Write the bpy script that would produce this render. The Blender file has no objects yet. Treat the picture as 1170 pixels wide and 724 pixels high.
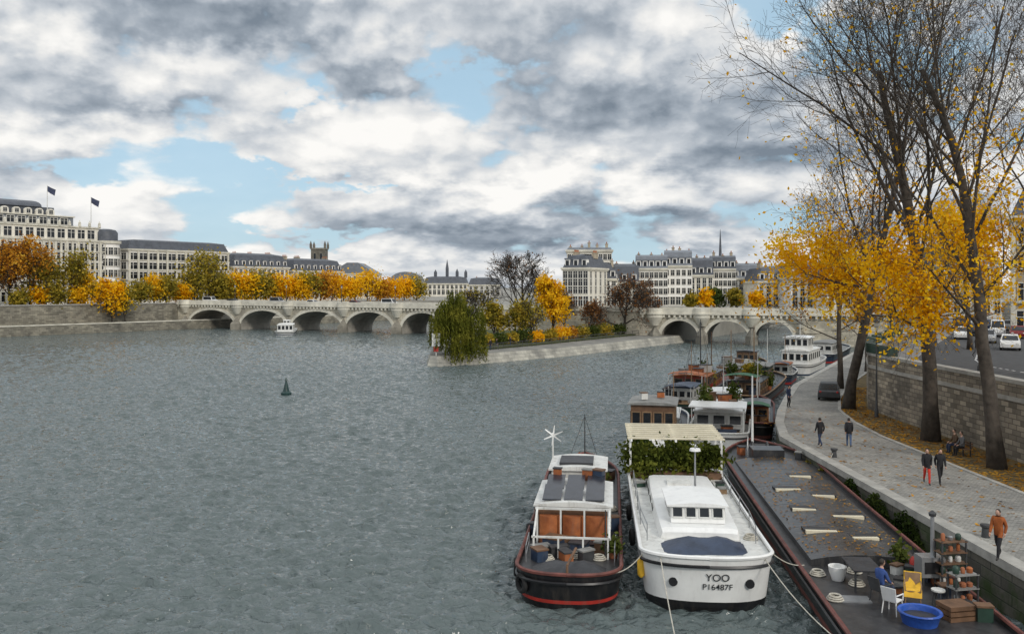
import bpy, math, random
import numpy as np
from mathutils import Vector, Matrix, Quaternion
rng = random.Random(11)
nr = np.random.default_rng(5)
scene = bpy.context.scene
col = scene.collection
F = 1000.0; H = 11.6; CX = 585.0; HY = 328.0
def at(px, py, z):
    Y = F*(H-z)/(py-HY); return ((px-CX)*Y/F, Y)
def zat(py, Y): return H-(py-HY)*Y/F
def xat(px, Y): return (px-CX)*Y/F

# ---------------------------------------------------------------- mesh builder
class MB:
    def __init__(s): s.v = []; s.f = []; s.m = []
    def add(s, vs, fs, mi=0):
        o = len(s.v); s.v += [tuple(v) for v in vs]
        s.f += [tuple(i+o for i in f) for f in fs]; s.m += [mi]*len(fs); return s
    def box(s, c, d, rz=0, mi=0, tx=1, ty=1):
        x, y, z = d[0]/2, d[1]/2, d[2]/2
        vs = []
        ca, sa = math.cos(rz), math.sin(rz)
        for (zz, fx, fy) in ((-z, 1, 1), (z, tx, ty)):
            for (a, b) in ((-x, -y), (x, -y), (x, y), (-x, y)):
                a2, b2 = a*fx, b*fy
                vs.append((c[0]+a2*ca-b2*sa, c[1]+a2*sa+b2*ca, c[2]+zz))
        return s.add(vs, [(3, 2, 1, 0), (4, 5, 6, 7), (0, 1, 5, 4), (1, 2, 6, 5), (2, 3, 7, 6), (3, 0, 4, 7)], mi)
    def b2(s, x0, x1, y0, y1, z0, z1, mi=0):
        return s.box(((x0+x1)/2, (y0+y1)/2, (z0+z1)/2), (abs(x1-x0), abs(y1-y0), abs(z1-z0)), 0, mi)
    def tube(s, pts, rad, n=6, mi=0, cap=True):
        pts = [Vector(p) for p in pts]
        if not hasattr(rad, '__len__'): rad = [rad]*len(pts)
        d = (pts[1]-pts[0]).normalized()
        a = d.orthogonal().normalized()
        vs = []
        for i, p in enumerate(pts):
            if i == 0: t = pts[1]-pts[0]
            elif i == len(pts)-1: t = pts[i]-pts[i-1]
            else: t = pts[i+1]-pts[i-1]
            t.normalize()
            a = a-t*a.dot(t)
            if a.length < 1e-5: a = t.orthogonal()
            a.normalize(); b = t.cross(a)
            for k in range(n):
                an = 2*math.pi*k/n
                q = p+(a*math.cos(an)+b*math.sin(an))*rad[i]
                vs.append((q.x, q.y, q.z))
        fs = []
        for i in range(len(pts)-1):
            for k in range(n):
                k2 = (k+1) % n
                fs.append((i*n+k, i*n+k2, (i+1)*n+k2, (i+1)*n+k))
        if cap:
            fs.append(tuple(range(n-1, -1, -1)))
            o = (len(pts)-1)*n; fs.append(tuple(range(o, o+n)))
        return s.add(vs, fs, mi)
    def lathe(s, prof, c, n=12, mi=0, axis='z'):
        vs = []; fs = []
        for r, z in prof:
            for k in range(n):
                a = 2*math.pi*k/n
                p = (r*math.cos(a), r*math.sin(a), z)
                if axis == 'x': p = (p[2], p[0], p[1])
                if axis == 'y': p = (p[0], p[2], p[1])
                vs.append((c[0]+p[0], c[1]+p[1], c[2]+p[2]))
        for i in range(len(prof)-1):
            for k in range(n):
                k2 = (k+1) % n
                fs.append((i*n+k, i*n+k2, (i+1)*n+k2, (i+1)*n+k))
        fs.append(tuple(range(n-1, -1, -1)))
        o = (len(prof)-1)*n; fs.append(tuple(range(o, o+n)))
        return s.add(vs, fs, mi)
    def prism(s, poly, z0, z1, mi=0):
        n = len(poly)
        vs = [(p[0], p[1], z0) for p in poly]+[(p[0], p[1], z1) for p in poly]
        fs = [tuple(range(n-1, -1, -1)), tuple(range(n, 2*n))]
        for i in range(n):
            j = (i+1) % n; fs.append((i, j, n+j, n+i))
        return s.add(vs, fs, mi)
    def xprism(s, poly, x0, x1, mi=0):
        n = len(poly)
        vs = [(x0, p[0], p[1]) for p in poly]+[(x1, p[0], p[1]) for p in poly]
        fs = [tuple(range(n-1, -1, -1)), tuple(range(n, 2*n))]
        for i in range(n):
            j = (i+1) % n; fs.append((i, j, n+j, n+i))
        return s.add(vs, fs, mi)
    def yprism(s, poly, y0, y1, mi=0):
        n = len(poly)
        vs = [(p[0], y0, p[1]) for p in poly]+[(p[0], y1, p[1]) for p in poly]
        fs = [tuple(range(n)), tuple(range(2*n-1, n-1, -1))]
        for i in range(n):
            j = (i+1) % n; fs.append((j, i, n+i, n+j))
        return s.add(vs, fs, mi)
    def ell(s, c, r, n=10, m=7, mi=0):
        vs = []; fs = []
        for i in range(1, m):
            th = math.pi*i/m-math.pi/2
            for k in range(n):
                a = 2*math.pi*k/n
                vs.append((c[0]+r[0]*math.cos(th)*math.cos(a), c[1]+r[1]*math.cos(th)*math.sin(a), c[2]+r[2]*math.sin(th)))
        for i in range(m-2):
            for k in range(n):
                k2 = (k+1) % n; fs.append((i*n+k, i*n+k2, (i+1)*n+k2, (i+1)*n+k))
        o = len(vs); vs.append((c[0], c[1], c[2]-r[2])); vs.append((c[0], c[1], c[2]+r[2]))
        for k in range(n):
            k2 = (k+1) % n
            fs.append((o, k2, k)); fs.append((o+1, (m-2)*n+k, (m-2)*n+k2))
        return s.add(vs, fs, mi)
    def loft(s, secs, mi=0):
        n = len(secs[0]); vs = [p for q in secs for p in q]; fs = []
        for i in range(len(secs)-1):
            for k in range(n-1): fs.append((i*n+k, i*n+k+1, (i+1)*n+k+1, (i+1)*n+k))
        fs.append(tuple(range(n))); fs.append(tuple(range(len(vs)-1, len(vs)-n-1, -1)))
        return s.add(vs, fs, mi)
    def mesh(s, name, mats, smooth=False):
        me = bpy.data.meshes.new(name)
        me.from_pydata(s.v, [], s.f)
        if not isinstance(mats, (list, tuple)): mats = [mats]
        for m in mats: me.materials.append(m)
        if len(mats) > 1: me.polygons.foreach_set('material_index', s.m)
        if smooth:
            me.polygons.foreach_set('use_smooth', [True]*len(me.polygons))
            if smooth != 'all':
                try: me.set_sharp_from_angle(angle=math.radians(40))
                except Exception: pass
        me.update(); return me
    def build(s, name, mats, parent=None, smooth=False, loc=None, rz=0):
        return put(s.mesh(name, mats, smooth), parent, loc or (0, 0, 0), rz, name)

def put(me, parent=None, loc=(0, 0, 0), rz=0, name=None):
    o = bpy.data.objects.new(name or me.name, me); col.objects.link(o)
    o.parent = parent; o.location = loc; o.rotation_euler = (0, 0, rz); return o
def tag(o, label=None, cat=None, group=None, kind=None):
    if label: o['label'] = label
    if cat: o['category'] = cat
    if group: o['group'] = group
    if kind: o['kind'] = kind
    return o
def thing(name, label, cat, loc=(0, 0, 0), rz=0, group=None):
    o = bpy.data.objects.new(name, None); col.objects.link(o)
    o.empty_display_size = .3
    o.location = loc; o.rotation_euler = (0, 0, rz)
    return tag(o, label, cat, group)
def struct(o, label, cat): return tag(o, label, cat, None, 'structure')

# ---------------------------------------------------------------- materials
class NT:
    def __init__(s, tree): s.t = tree; s.n = tree.nodes; s.l = tree.links
    def node(s, typ, **kw):
        n = s.n.new(typ)
        for k, v in kw.items(): setattr(n, k, v)
        return n
    def lk(s, a, b): s.l.new(a, b)
    def setin(s, inp, v):
        if isinstance(v, bpy.types.NodeSocket): s.lk(v, inp)
        else: inp.default_value = v
    def m(s, op, a, b=None, c=None, clamp=False):
        n = s.node('ShaderNodeMath', operation=op); n.use_clamp = clamp
        s.setin(n.inputs[0], a)
        if b is not None: s.setin(n.inputs[1], b)
        if c is not None: s.setin(n.inputs[2], c)
        return n.outputs[0]
    def comb(s, x, y, z):
        n = s.node('ShaderNodeCombineXYZ')
        for i, v in enumerate((x, y, z)): s.setin(n.inputs[i], v)
        return n.outputs[0]
    def sep(s, v):
        n = s.node('ShaderNodeSeparateXYZ'); s.lk(v, n.inputs[0]); return n.outputs
    def noise(s, vec, scale, detail=4, rough=.5, dist=0, dim='3D', out=0):
        n = s.node('ShaderNodeTexNoise'); n.noise_dimensions = dim; s.lk(vec, n.inputs['Vector'])
        n.inputs['Scale'].default_value = scale; n.inputs['Detail'].default_value = detail
        n.inputs['Roughness'].default_value = rough; n.inputs['Distortion'].default_value = dist
        return n.outputs[out]
    def voro(s, vec, scale, detail=0, rough=.5):
        n = s.node('ShaderNodeTexVoronoi'); n.voronoi_dimensions = '2D'; n.feature = 'F1'; s.lk(vec, n.inputs['Vector'])
        n.inputs['Scale'].default_value = scale; n.inputs['Detail'].default_value = detail; n.inputs['Roughness'].default_value = rough
        return n.outputs['Distance']
    def ramp(s, fac, stops):
        n = s.node('ShaderNodeValToRGB'); s.setin(n.inputs[0], fac)
        e = n.color_ramp.elements
        while len(e) < len(stops): e.new(.5)
        for i, (p, c) in enumerate(stops):
            e[i].position = p; e[i].color = (*c[:3], 1)
        return n.outputs[0]
    def mix(s, fac, a, b, typ='MIX'):
        n = s.node('ShaderNodeMix', data_type='RGBA', blend_type=typ)
        s.setin(n.inputs['Factor'], fac)
        for nm, v in (('A', a), ('B', b)):
            i = [q for q in n.inputs if q.name == nm and q.type == 'RGBA'][0]
            if isinstance(v, tuple): i.default_value = (*v[:3], 1)
            else: s.lk(v, i)
        return [q for q in n.outputs if q.type == 'RGBA'][0]
    def maprange(s, v, a, b, c=0, d=1, smooth=False):
        n = s.node('ShaderNodeMapRange'); n.interpolation_type = 'SMOOTHSTEP' if smooth else 'LINEAR'
        s.lk(v, n.inputs['Value'])
        for i, q in enumerate((a, b, c, d)): n.inputs[i+1].default_value = q
        return n.outputs[0]

def newmat(name):
    m = bpy.data.materials.new(name); m.use_nodes = True
    t = NT(m.node_tree); bs = t.n['Principled BSDF']
    return m, t, bs
def sc(c, k): return tuple(min(1, max(0, x*k)) for x in c)
def mat(name, c, rough=.7, var=.2, scale=2.5, bump=.0, metal=0, c2=None, bscale=None, grime=0, gcol=(.16, .13, .1)):
    m, t, bs = newmat(name)
    g = t.node('ShaderNodeNewGeometry').outputs['Position']
    n = t.noise(g, scale, 4, .6)
    lo = sc(c, 1-var) ; hi = c2 if c2 else sc(c, 1+var)
    cc = t.ramp(n, [(.3, lo), (.7, hi)])
    if grime:
        x, y, z = t.sep(g)
        gv = t.comb(t.m('MULTIPLY', x, 3.0), t.m('MULTIPLY', y, 3.0), t.m('MULTIPLY', z, .7))
        gn = t.noise(gv, 1.3, 4, .65)
        cc = t.mix(t.maprange(gn, .5, .75, 0, grime), cc, gcol)
    t.lk(cc, bs.inputs['Base Color'])
    bs.inputs['Roughness'].default_value = rough; bs.inputs['Metallic'].default_value = metal
    if bump:
        b = t.node('ShaderNodeBump'); b.inputs['Strength'].default_value = .8; b.inputs['Distance'].default_value = bump
        t.lk(t.noise(g, bscale or scale*4, 3, .6), b.inputs['Height']); t.lk(b.outputs[0], bs.inputs['Normal'])
    return m
def masonry(name, c, mort, bw, bh, var=.3, moss=None, rough=.85, msize=.03, floor=False, blot=.5):
    m, t, bs = newmat(name)
    g = t.node('ShaderNodeNewGeometry').outputs['Position']; x, y, z = t.sep(g)
    if floor: vec = t.comb(x, y, 0.0)
    else: vec = t.comb(t.m('MULTIPLY', t.m('ADD', x, y), .8), z, 0.0)
    b = t.node('ShaderNodeTexBrick'); t.lk(vec, b.inputs['Vector'])
    b.inputs['Color1'].default_value = (*sc(c, 1-var), 1); b.inputs['Color2'].default_value = (*sc(c, 1+var), 1)
    b.inputs['Mortar'].default_value = (*mort, 1); b.inputs['Scale'].default_value = 1
    b.inputs['Brick Width'].default_value = bw; b.inputs['Row Height'].default_value = bh
    b.inputs['Mortar Size'].default_value = msize; b.inputs['Mortar Smooth'].default_value = .5
    n = t.noise(g, .35, 5, .65)
    cc = t.mix(1.0, b.outputs['Color'], t.ramp(n, [(.3, (blot, blot, blot)), (.65, (1.1, 1.08, 1.02))]), 'MULTIPLY')
    if moss:
        n2 = t.noise(g, .9, 5, .6)
        k = t.m('SUBTRACT', t.maprange(n2, .4, .6), t.maprange(z, moss[1], moss[2]), clamp=True)
        cc = t.mix(k, cc, moss[0])
    t.lk(cc, bs.inputs['Base Color']); bs.inputs['Roughness'].default_value = rough
    bp = t.node('ShaderNodeBump'); bp.inputs['Strength'].default_value = .6; bp.inputs['Distance'].default_value = .02
    hh = t.m('ADD', t.m('MULTIPLY', b.outputs['Fac'], -1.0), t.noise(g, 6, 2))
    t.lk(hh, bp.inputs['Height']); t.lk(bp.outputs[0], bs.inputs['Normal'])
    return m
def leafmat(name, cols, trans=.35):
    m, t, bs = newmat(name)
    a = t.node('ShaderNodeAttribute', attribute_name='rnd')
    k = len(cols)
    c = t.ramp(a.outputs['Fac'], [(i/(k-1)*.9+.05, q) for i, q in enumerate(cols)])
    df = t.node('ShaderNodeBsdfDiffuse'); t.lk(c, df.inputs[0])
    tr = t.node('ShaderNodeBsdfTranslucent'); t.lk(c, tr.inputs[0])
    mx = t.node('ShaderNodeMixShader'); mx.inputs[0].default_value = trans
    t.lk(df.outputs[0], mx.inputs[1]); t.lk(tr.outputs[0], mx.inputs[2])
    t.lk(mx.outputs[0], t.n['Material Output'].inputs['Surface'])
    t.n.remove(bs)
    return m

M = {}
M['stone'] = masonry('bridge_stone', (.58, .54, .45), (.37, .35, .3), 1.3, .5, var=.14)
M['stone_pale'] = mat('pale_stone', (.64, .61, .52), .85, .24, .5, .02, bscale=3)
M['stone_quay'] = masonry('island_quay_stone', (.42, .41, .37), (.23, .225, .21), 1.4, .5, var=.16)
M['stone_dark'] = mat('weathered_stone', (.23, .215, .18), .9, .35, .6, .02)
M['stone_soot'] = mat('sooty_tower_stone', (.13, .12, .1), .9, .35, .6)
M['stone_wet'] = masonry('embankment_stone', (.25, .235, .195), (.14, .13, .11), 1.2, .45, var=.3)
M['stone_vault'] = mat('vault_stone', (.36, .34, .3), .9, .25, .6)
M['wall'] = masonry('retaining_wall_stone', (.29, .255, .205), (.14, .12, .1), .62, .3, var=.45, msize=.03)
M['coping'] = mat('coping_stone', (.36, .35, .32), .85, .25, 1.2, .02)
M['quaywall'] = masonry('quay_wall_stone', (.105, .1, .085), (.05, .05, .045), 1.1, .42, var=.35, moss=((.035, .06, .012), .6, 2.6))
M['cobble'] = masonry('cobbles', (.3, .295, .28), (.2, .195, .185), .2, .13, var=.22, floor=True, msize=.014, blot=.6)
M['earth'] = mat('earth', (.1, .075, .035), .95, .45, 1.5, .03, c2=(.2, .14, .05))
M['asphalt'] = mat('asphalt', (.06, .06, .062), .9, .25, 1.5, .01)
M['paving'] = mat('paving', (.2, .19, .18), .9, .25, 1.0, .01)
M['cityground'] = mat('city_ground', (.26, .25, .22), .9, .2, .2)
M['grass'] = mat('park_grass', (.06, .07, .025), .95, .4, 1.0, .03)
M['fac1'] = mat('cream_facade', (.74, .7, .61), .8, .16, .35)
M['fac2'] = mat('white_facade', (.86, .84, .8), .8, .1, .35)
M['fac3'] = mat('grey_facade', (.58, .565, .525), .8, .2, .35)
M['fac4'] = mat('warm_facade', (.4, .34, .25), .8, .25, .35)
M['slate'] = mat('slate_roof', (.075, .083, .1), .55, .25, .8)
M['slate2'] = mat('zinc_roof', (.16, .175, .2), .5, .2, .8)
M['glass'] = mat('window_glass', (.013, .016, .02), .18, .4, .7)
M['frame'] = mat('window_frame', (.66, .64, .58), .7, .1)
M['white'] = mat('white_paint', (.82, .82, .8), .35, .06, 1.2, grime=.16)
M['offwhite'] = mat('weathered_white_paint', (.64, .64, .61), .45, .14, 1.6, grime=.5)
M['cream'] = mat('cream_paint', (.66, .6, .45), .5, .1, 2)
M['black'] = mat('black_paint', (.016, .016, .018), .4, .35, 2)
M['hullblack'] = mat('black_hull', (.012, .012, .014), .35, .4, 1.5, grime=.2)
M['hullblue'] = mat('blue_hull', (.03, .05, .09), .35, .3, 1.5, grime=.4)
M['red'] = mat('red_paint', (.42, .035, .025), .45, .2, 2, grime=.3)
M['rust'] = mat('rust_canvas', (.32, .085, .025), .75, .3, 2.2, c2=(.46, .15, .045), grime=.35)
M['brown'] = mat('brown_wood', (.14, .075, .04), .6, .35, 2.5)
M['tan'] = mat('tan_wood', (.24, .15, .08), .6, .3, 2.5)
M['gunwale'] = mat('rusty_red_rail', (.14, .045, .035), .6, .4, 2.5)
M['deck'] = mat('dark_deck', (.034, .034, .036), .4, .45, 2, .008, grime=.35, gcol=(.1, .098, .095))
M['deck2'] = mat('grey_deck', (.22, .22, .21), .7, .25, 2, .006, grime=.4)
M['hatch'] = mat('dark_grey_hatch', (.03, .031, .034), .3, .55, .8, .014, grime=.6, gcol=(.12, .112, .1))
M['tarp'] = mat('dark_tarpaulin', (.028, .029, .033), .5, .4, 2, .05, bscale=2.5)
M['tarpblue'] = mat('navy_tarpaulin', (.03, .045, .08), .5, .3, 2, .04, bscale=2.5)
M['blue'] = mat('blue_plastic', (.025, .09, .4), .45, .25, 3, .04, bscale=4)
M['solar'] = mat('solar_cells', (.03, .034, .045), .22, .3, 3)
M['metal'] = mat('galvanised_metal', (.35, .36, .37), .4, .15, 3, metal=.6)
M['dkmetal'] = mat('dark_metal', (.045, .047, .05), .5, .3, 3)
M['green'] = mat('dark_green_paint', (.02, .05, .035), .5, .25, 2)
M['awning'] = mat('green_awning', (.05, .14, .08), .8, .25, 2)
M['buoy'] = mat('dark_green_buoy', (.012, .04, .038), .45, .3, 2)
M['rubber'] = mat('rubber', (.016, .016, .016), .85, .3, 4)
M['rope'] = mat('pale_rope', (.5, .47, .4), .9, .2, 6)
M['yellow'] = mat('yellow_cloth', (.75, .43, .03), .7, .15, 3)
M['terracotta'] = mat('terracotta', (.36, .13, .06), .8, .2, 3)
M['bark'] = mat('grey_brown_bark', (.06, .049, .039), .95, .5, 2.5, .03, bscale=5)
M['barkdk'] = mat('dark_bark', (.05, .042, .034), .95, .4, 2.5)
M['flagred'] = mat('dark_flag_cloth', (.05, .06, .11), .8, .3, 1)
M['tyre'] = M['rubber']
M['lamp_red'] = mat('red_lamp', (.4, .02, .02), .3, .1)
M['lamp_white'] = mat('clear_lamp', (.75, .75, .7), .2, .1)
M['lampglass'] = mat('lantern_glass', (.55, .55, .5), .25, .1)
M['skin'] = mat('skin', (.5, .3, .22), .6, .08, 8)
M['hair'] = mat('dark_hair', (.03, .022, .016), .7, .3, 20)
M['shoe'] = mat('dark_shoes', (.025, .022, .02), .6, .2, 8)
def cloth(n, c): return mat(n, c, .85, .2, 9)
M['c_black'] = cloth('black_cloth', (.016, .016, .019)); M['c_navy'] = cloth('navy_cloth', (.025, .04, .085))
M['c_orange'] = cloth('rust_orange_cloth', (.33, .09, .02)); M['c_red'] = cloth('red_cloth', (.5, .035, .02))
M['c_jeans'] = cloth('denim', (.06, .1, .19)); M['c_grey'] = cloth('grey_cloth', (.12, .12, .125)); M['c_white'] = cloth('white_cloth', (.65, .65, .65))
M['c_brown'] = cloth('brown_cloth', (.1, .06, .035)); M['c_blue'] = cloth('blue_cloth', (.035, .075, .24))
M['l_gold'] = leafmat('golden_leaves', [(.38, .14, .006), (.8, .4, .008), (.94, .57, .014), (.94, .7, .06)], .42)
M['l_orange'] = leafmat('orange_leaves', [(.2, .07, .015), (.42, .17, .02), (.6, .29, .03), (.66, .42, .06)])
M['l_rust'] = leafmat('rust_brown_leaves', [(.11, .05, .025), (.22, .1, .04), (.32, .16, .05)])
M['l_yellow'] = leafmat('yellow_leaves', [(.45, .24, .012), (.85, .5, .015), (.92, .62, .04)])
M['l_olive'] = leafmat('olive_yellow_leaves', [(.1, .1, .018), (.3, .24, .035), (.58, .4, .05)])
M['l_green'] = leafmat('dull_green_leaves', [(.02, .035, .01), (.055, .08, .02), (.13, .15, .035)])
M['l_willow'] = leafmat('willow_leaves', [(.045, .058, .01), (.13, .14, .022), (.34, .31, .05)])
M['l_hedge'] = leafmat('hedge_leaves', [(.025, .035, .008), (.085, .105, .02), (.22, .23, .04)])
M['l_litter'] = leafmat('fallen_leaf', [(.16, .07, .02), (.42, .2, .03), (.6, .34, .06)], .1)
M['l_flower'] = leafmat('red_flowers', [(.3, .02, .02), (.5, .05, .04), (.08, .1, .02)], .2)

# ---------------------------------------------------------------- leaves and trees
def leaves(name, P, size, matl, parent=None, flat=0, elong=.6, clump=1.3, vert=1):
    P = np.asarray(P, dtype=float); N = len(P)
    a = nr.normal(size=(N, 3)); c = nr.normal(size=(N, 3))
    a[:, 2] *= vert
    if flat: a[:, 2] *= flat; c[:, 2] *= flat
    a /= np.linalg.norm(a, axis=1)[:, None]
    if flat: b = np.stack([-a[:, 1], a[:, 0], c[:, 2]*.5], 1)
    else: b = np.cross(a, c)
    b /= np.linalg.norm(b, axis=1)[:, None]
    s = (size*(.55+.9*nr.random(N)))[:, None]
    V = np.stack([P+a*s, P+b*s*elong, P-a*s, P-b*s*elong], 1).reshape(-1, 3)
    cl = .5+.25*(np.sin(P[:, 0]*clump+1.3*np.sin(P[:, 2]*clump))+np.sin(P[:, 1]*clump*.9+P[:, 2]*clump*1.2+1))
    rnd = np.clip(.45*nr.random(N)+.55*cl, 0, 1)
    me = bpy.data.meshes.new(name)
    me.vertices.add(4*N); me.vertices.foreach_set('co', V.ravel())
    me.loops.add(4*N); me.loops.foreach_set('vertex_index', np.arange(4*N, dtype=np.int32))
    me.polygons.add(N); me.polygons.foreach_set('loop_start', np.arange(0, 4*N, 4, dtype=np.int32))
    me.update(calc_edges=True); me.validate()
    me.attributes.new('rnd', 'FLOAT', 'POINT').data.foreach_set('value', np.repeat(rnd, 4))
    me.materials.append(matl)
    return put(me, parent, (0, 0, 0), 0, name)

def grow(mb, p, d, L, r, lvl, P, tips, rg, droop=0):
    maxl = len(P['kids'])
    n = P['seg'][min(lvl, len(P['seg'])-1)]
    pts = [p.copy()]; rad = [r]; dirs = [d]
    dd = d.copy(); wob = P['wob']*(1+.5*lvl)
    upb = P['up'][min(lvl, len(P['up'])-1)]-droop
    tap = .62 if lvl == 0 else .72
    for i in range(n):
        dd = (dd+Vector((rg.gauss(0, wob), rg.gauss(0, wob), rg.gauss(0, wob)+upb))).normalized()
        p = p+dd*(L/n); pts.append(p.copy()); dirs.append(dd.copy()); rad.append(max(P['minr'], r*(1-(i+1)/n*tap)))
    if lvl == 0: rad[0] *= 1.35
    mb.tube(pts, rad, (9, 6, 5, 3, 3, 3)[min(lvl, 5)], cap=(lvl == 0))
    if lvl >= maxl-1:
        for q in pts[1:]: tips.append((q.x, q.y, q.z))
    if lvl == maxl: return
    k = P['kids'][lvl]; st = P['start'] if lvl == 0 else .22
    off = rg.random()*6.28
    for j in range(k):
        fr = st+(1-st)*(j+rg.random()*.9)/k
        x = min(fr*n, n-1e-3); i = int(x); q = pts[i].lerp(pts[i+1], x-i)
        ax = dirs[i+1].orthogonal().normalized()
        ax = Quaternion(dirs[i+1], off+j*2.4+rg.gauss(0, .4)) @ ax
        an = P['ang'][min(lvl, len(P['ang'])-1)]*(.65+.7*rg.random())
        dr = droop
        if lvl == 0 and P.get('low') and j < P['low']: an = 1.0+.25*rg.random(); dr = .05
        cd = (Quaternion(ax, an) @ dirs[i+1]).normalized()
        if lvl == 0: cl = L*P['limb']*(1.15-.6*(fr-st)/(1-st))*(.8+.4*rg.random())*(.5 if dr else 1)
        else: cl = L*P['len']*(1.1-.5*fr)*(.75+.5*rg.random())
        rr = rad[i]*((.3 if dr else P.get('thin', .58)) if lvl == 0 else .5)
        grow(mb, q, cd, cl, max(P['minr'], rr), lvl+1, P, tips, rg, dr)

def tree(label, base, h, seed, tr=.25, kids=(7, 5, 5), start=.3, ang=(.8, .7, .7), up=(.02, .12, .06, .03), limb=.5, ln=.6, wob=.06,
         nleaf=2000, lsize=.35, lm='l_gold', zone=None, jit=.5, bark='barkdk', lean=(0, 0), group=None, minr=.02, name='tree', seg=(7, 5, 4, 3, 2), elong=.6, low=0, rest=.06, thin=.58, pexp=2.5):
    rg = random.Random(seed)
    root = thing(name, label, 'tree', base, 0, group)
    mb = MB(); tips = []
    P = dict(kids=kids, start=start, ang=ang, up=up, limb=limb, len=ln, wob=wob, seg=seg, minr=minr, low=low, thin=thin)
    grow(mb, Vector((0, 0, -.15)), Vector((lean[0], lean[1], 1)).normalized(), h*.8, tr, 0, P, tips, rg)
    mb.build('trunk', M[bark], root, 'all')
    if nleaf and tips:
        T = np.array(tips)
        if zone:
            pk = .5+.5*np.sin(T[:, 0]*.7+seed)*np.sin(T[:, 1]*.6+1.7*seed+T[:, 2]*.45)
            w = np.clip(1.3-1.3*np.abs(T[:, 2]-zone[0])/zone[1], 0, 1)*(.06+pk**pexp)
            w = w/w.sum()*(1-rest)+rest/len(T)
        else: w = np.full(len(T), 1/len(T))
        idx = nr.choice(len(T), nleaf, p=w/w.sum())
        leaves('crown', T[idx]+nr.normal(size=(nleaf, 3))*jit, lsize, M[lm], root, elong=elong, clump=2.2/max(1, h/9))
    return root

# ---------------------------------------------------------------- windows and buildings
def winmesh(w, h, gl=None, fr=None, t=.1, bars=True):
    mb = MB(); f = min(.14, w*.14)
    mb.b2(-w/2, w/2, -.03, .02, 0, h, 0)
    for (a, b, c, d) in ((-w/2-f, -w/2, -f, h+f), (w/2, w/2+f, -f, h+f)): mb.b2(a, b, -t, .02, c, d, 1)
    mb.b2(-w/2, w/2, -t, .02, h, h+f, 1); mb.b2(-w/2, w/2, -t*1.5, .02, -f, 0, 1)
    if bars:
        mb.b2(-w*.035, w*.035, -.06, .02, 0, h, 1); mb.b2(-w/2, w/2, -.055, .02, h*.66, h*.7, 1)
    return mb.mesh('window', [gl or M['glass'], fr or M['frame']])
def dormermesh(w, h):
    mb = MB()
    mb.b2(-w/2, w/2, 0, 1.6, 0, h, 1); mb.b2(-w*.33, w*.33, -.03, .0, .2, h-.25, 0)
    mb.xprism([(-.15, h), (1.7, h), (1.7, h+.12), (-.15, h+.35)], -w/2-.12, w/2+.12, 2)
    return mb.mesh('dormer', [M['glass'], M['fac2'], M['slate2']])
def chimmesh(w, d, h):
    mb = MB()
    mb.b2(-w/2, w/2, -d/2, d/2, 0, h); mb.b2(-w/2-.1, w/2+.1, -d/2-.1, d/2+.1, h, h+.15)
    k = max(2, int(d/.6))
    for i in range(k): mb.lathe([(.14, 0), (.11, .55)], (0, -d/2+(i+.5)*d/k, h+.15), 6, 1)
    return mb.mesh('chimney', [M['fac4'], M['terracotta']])
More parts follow.
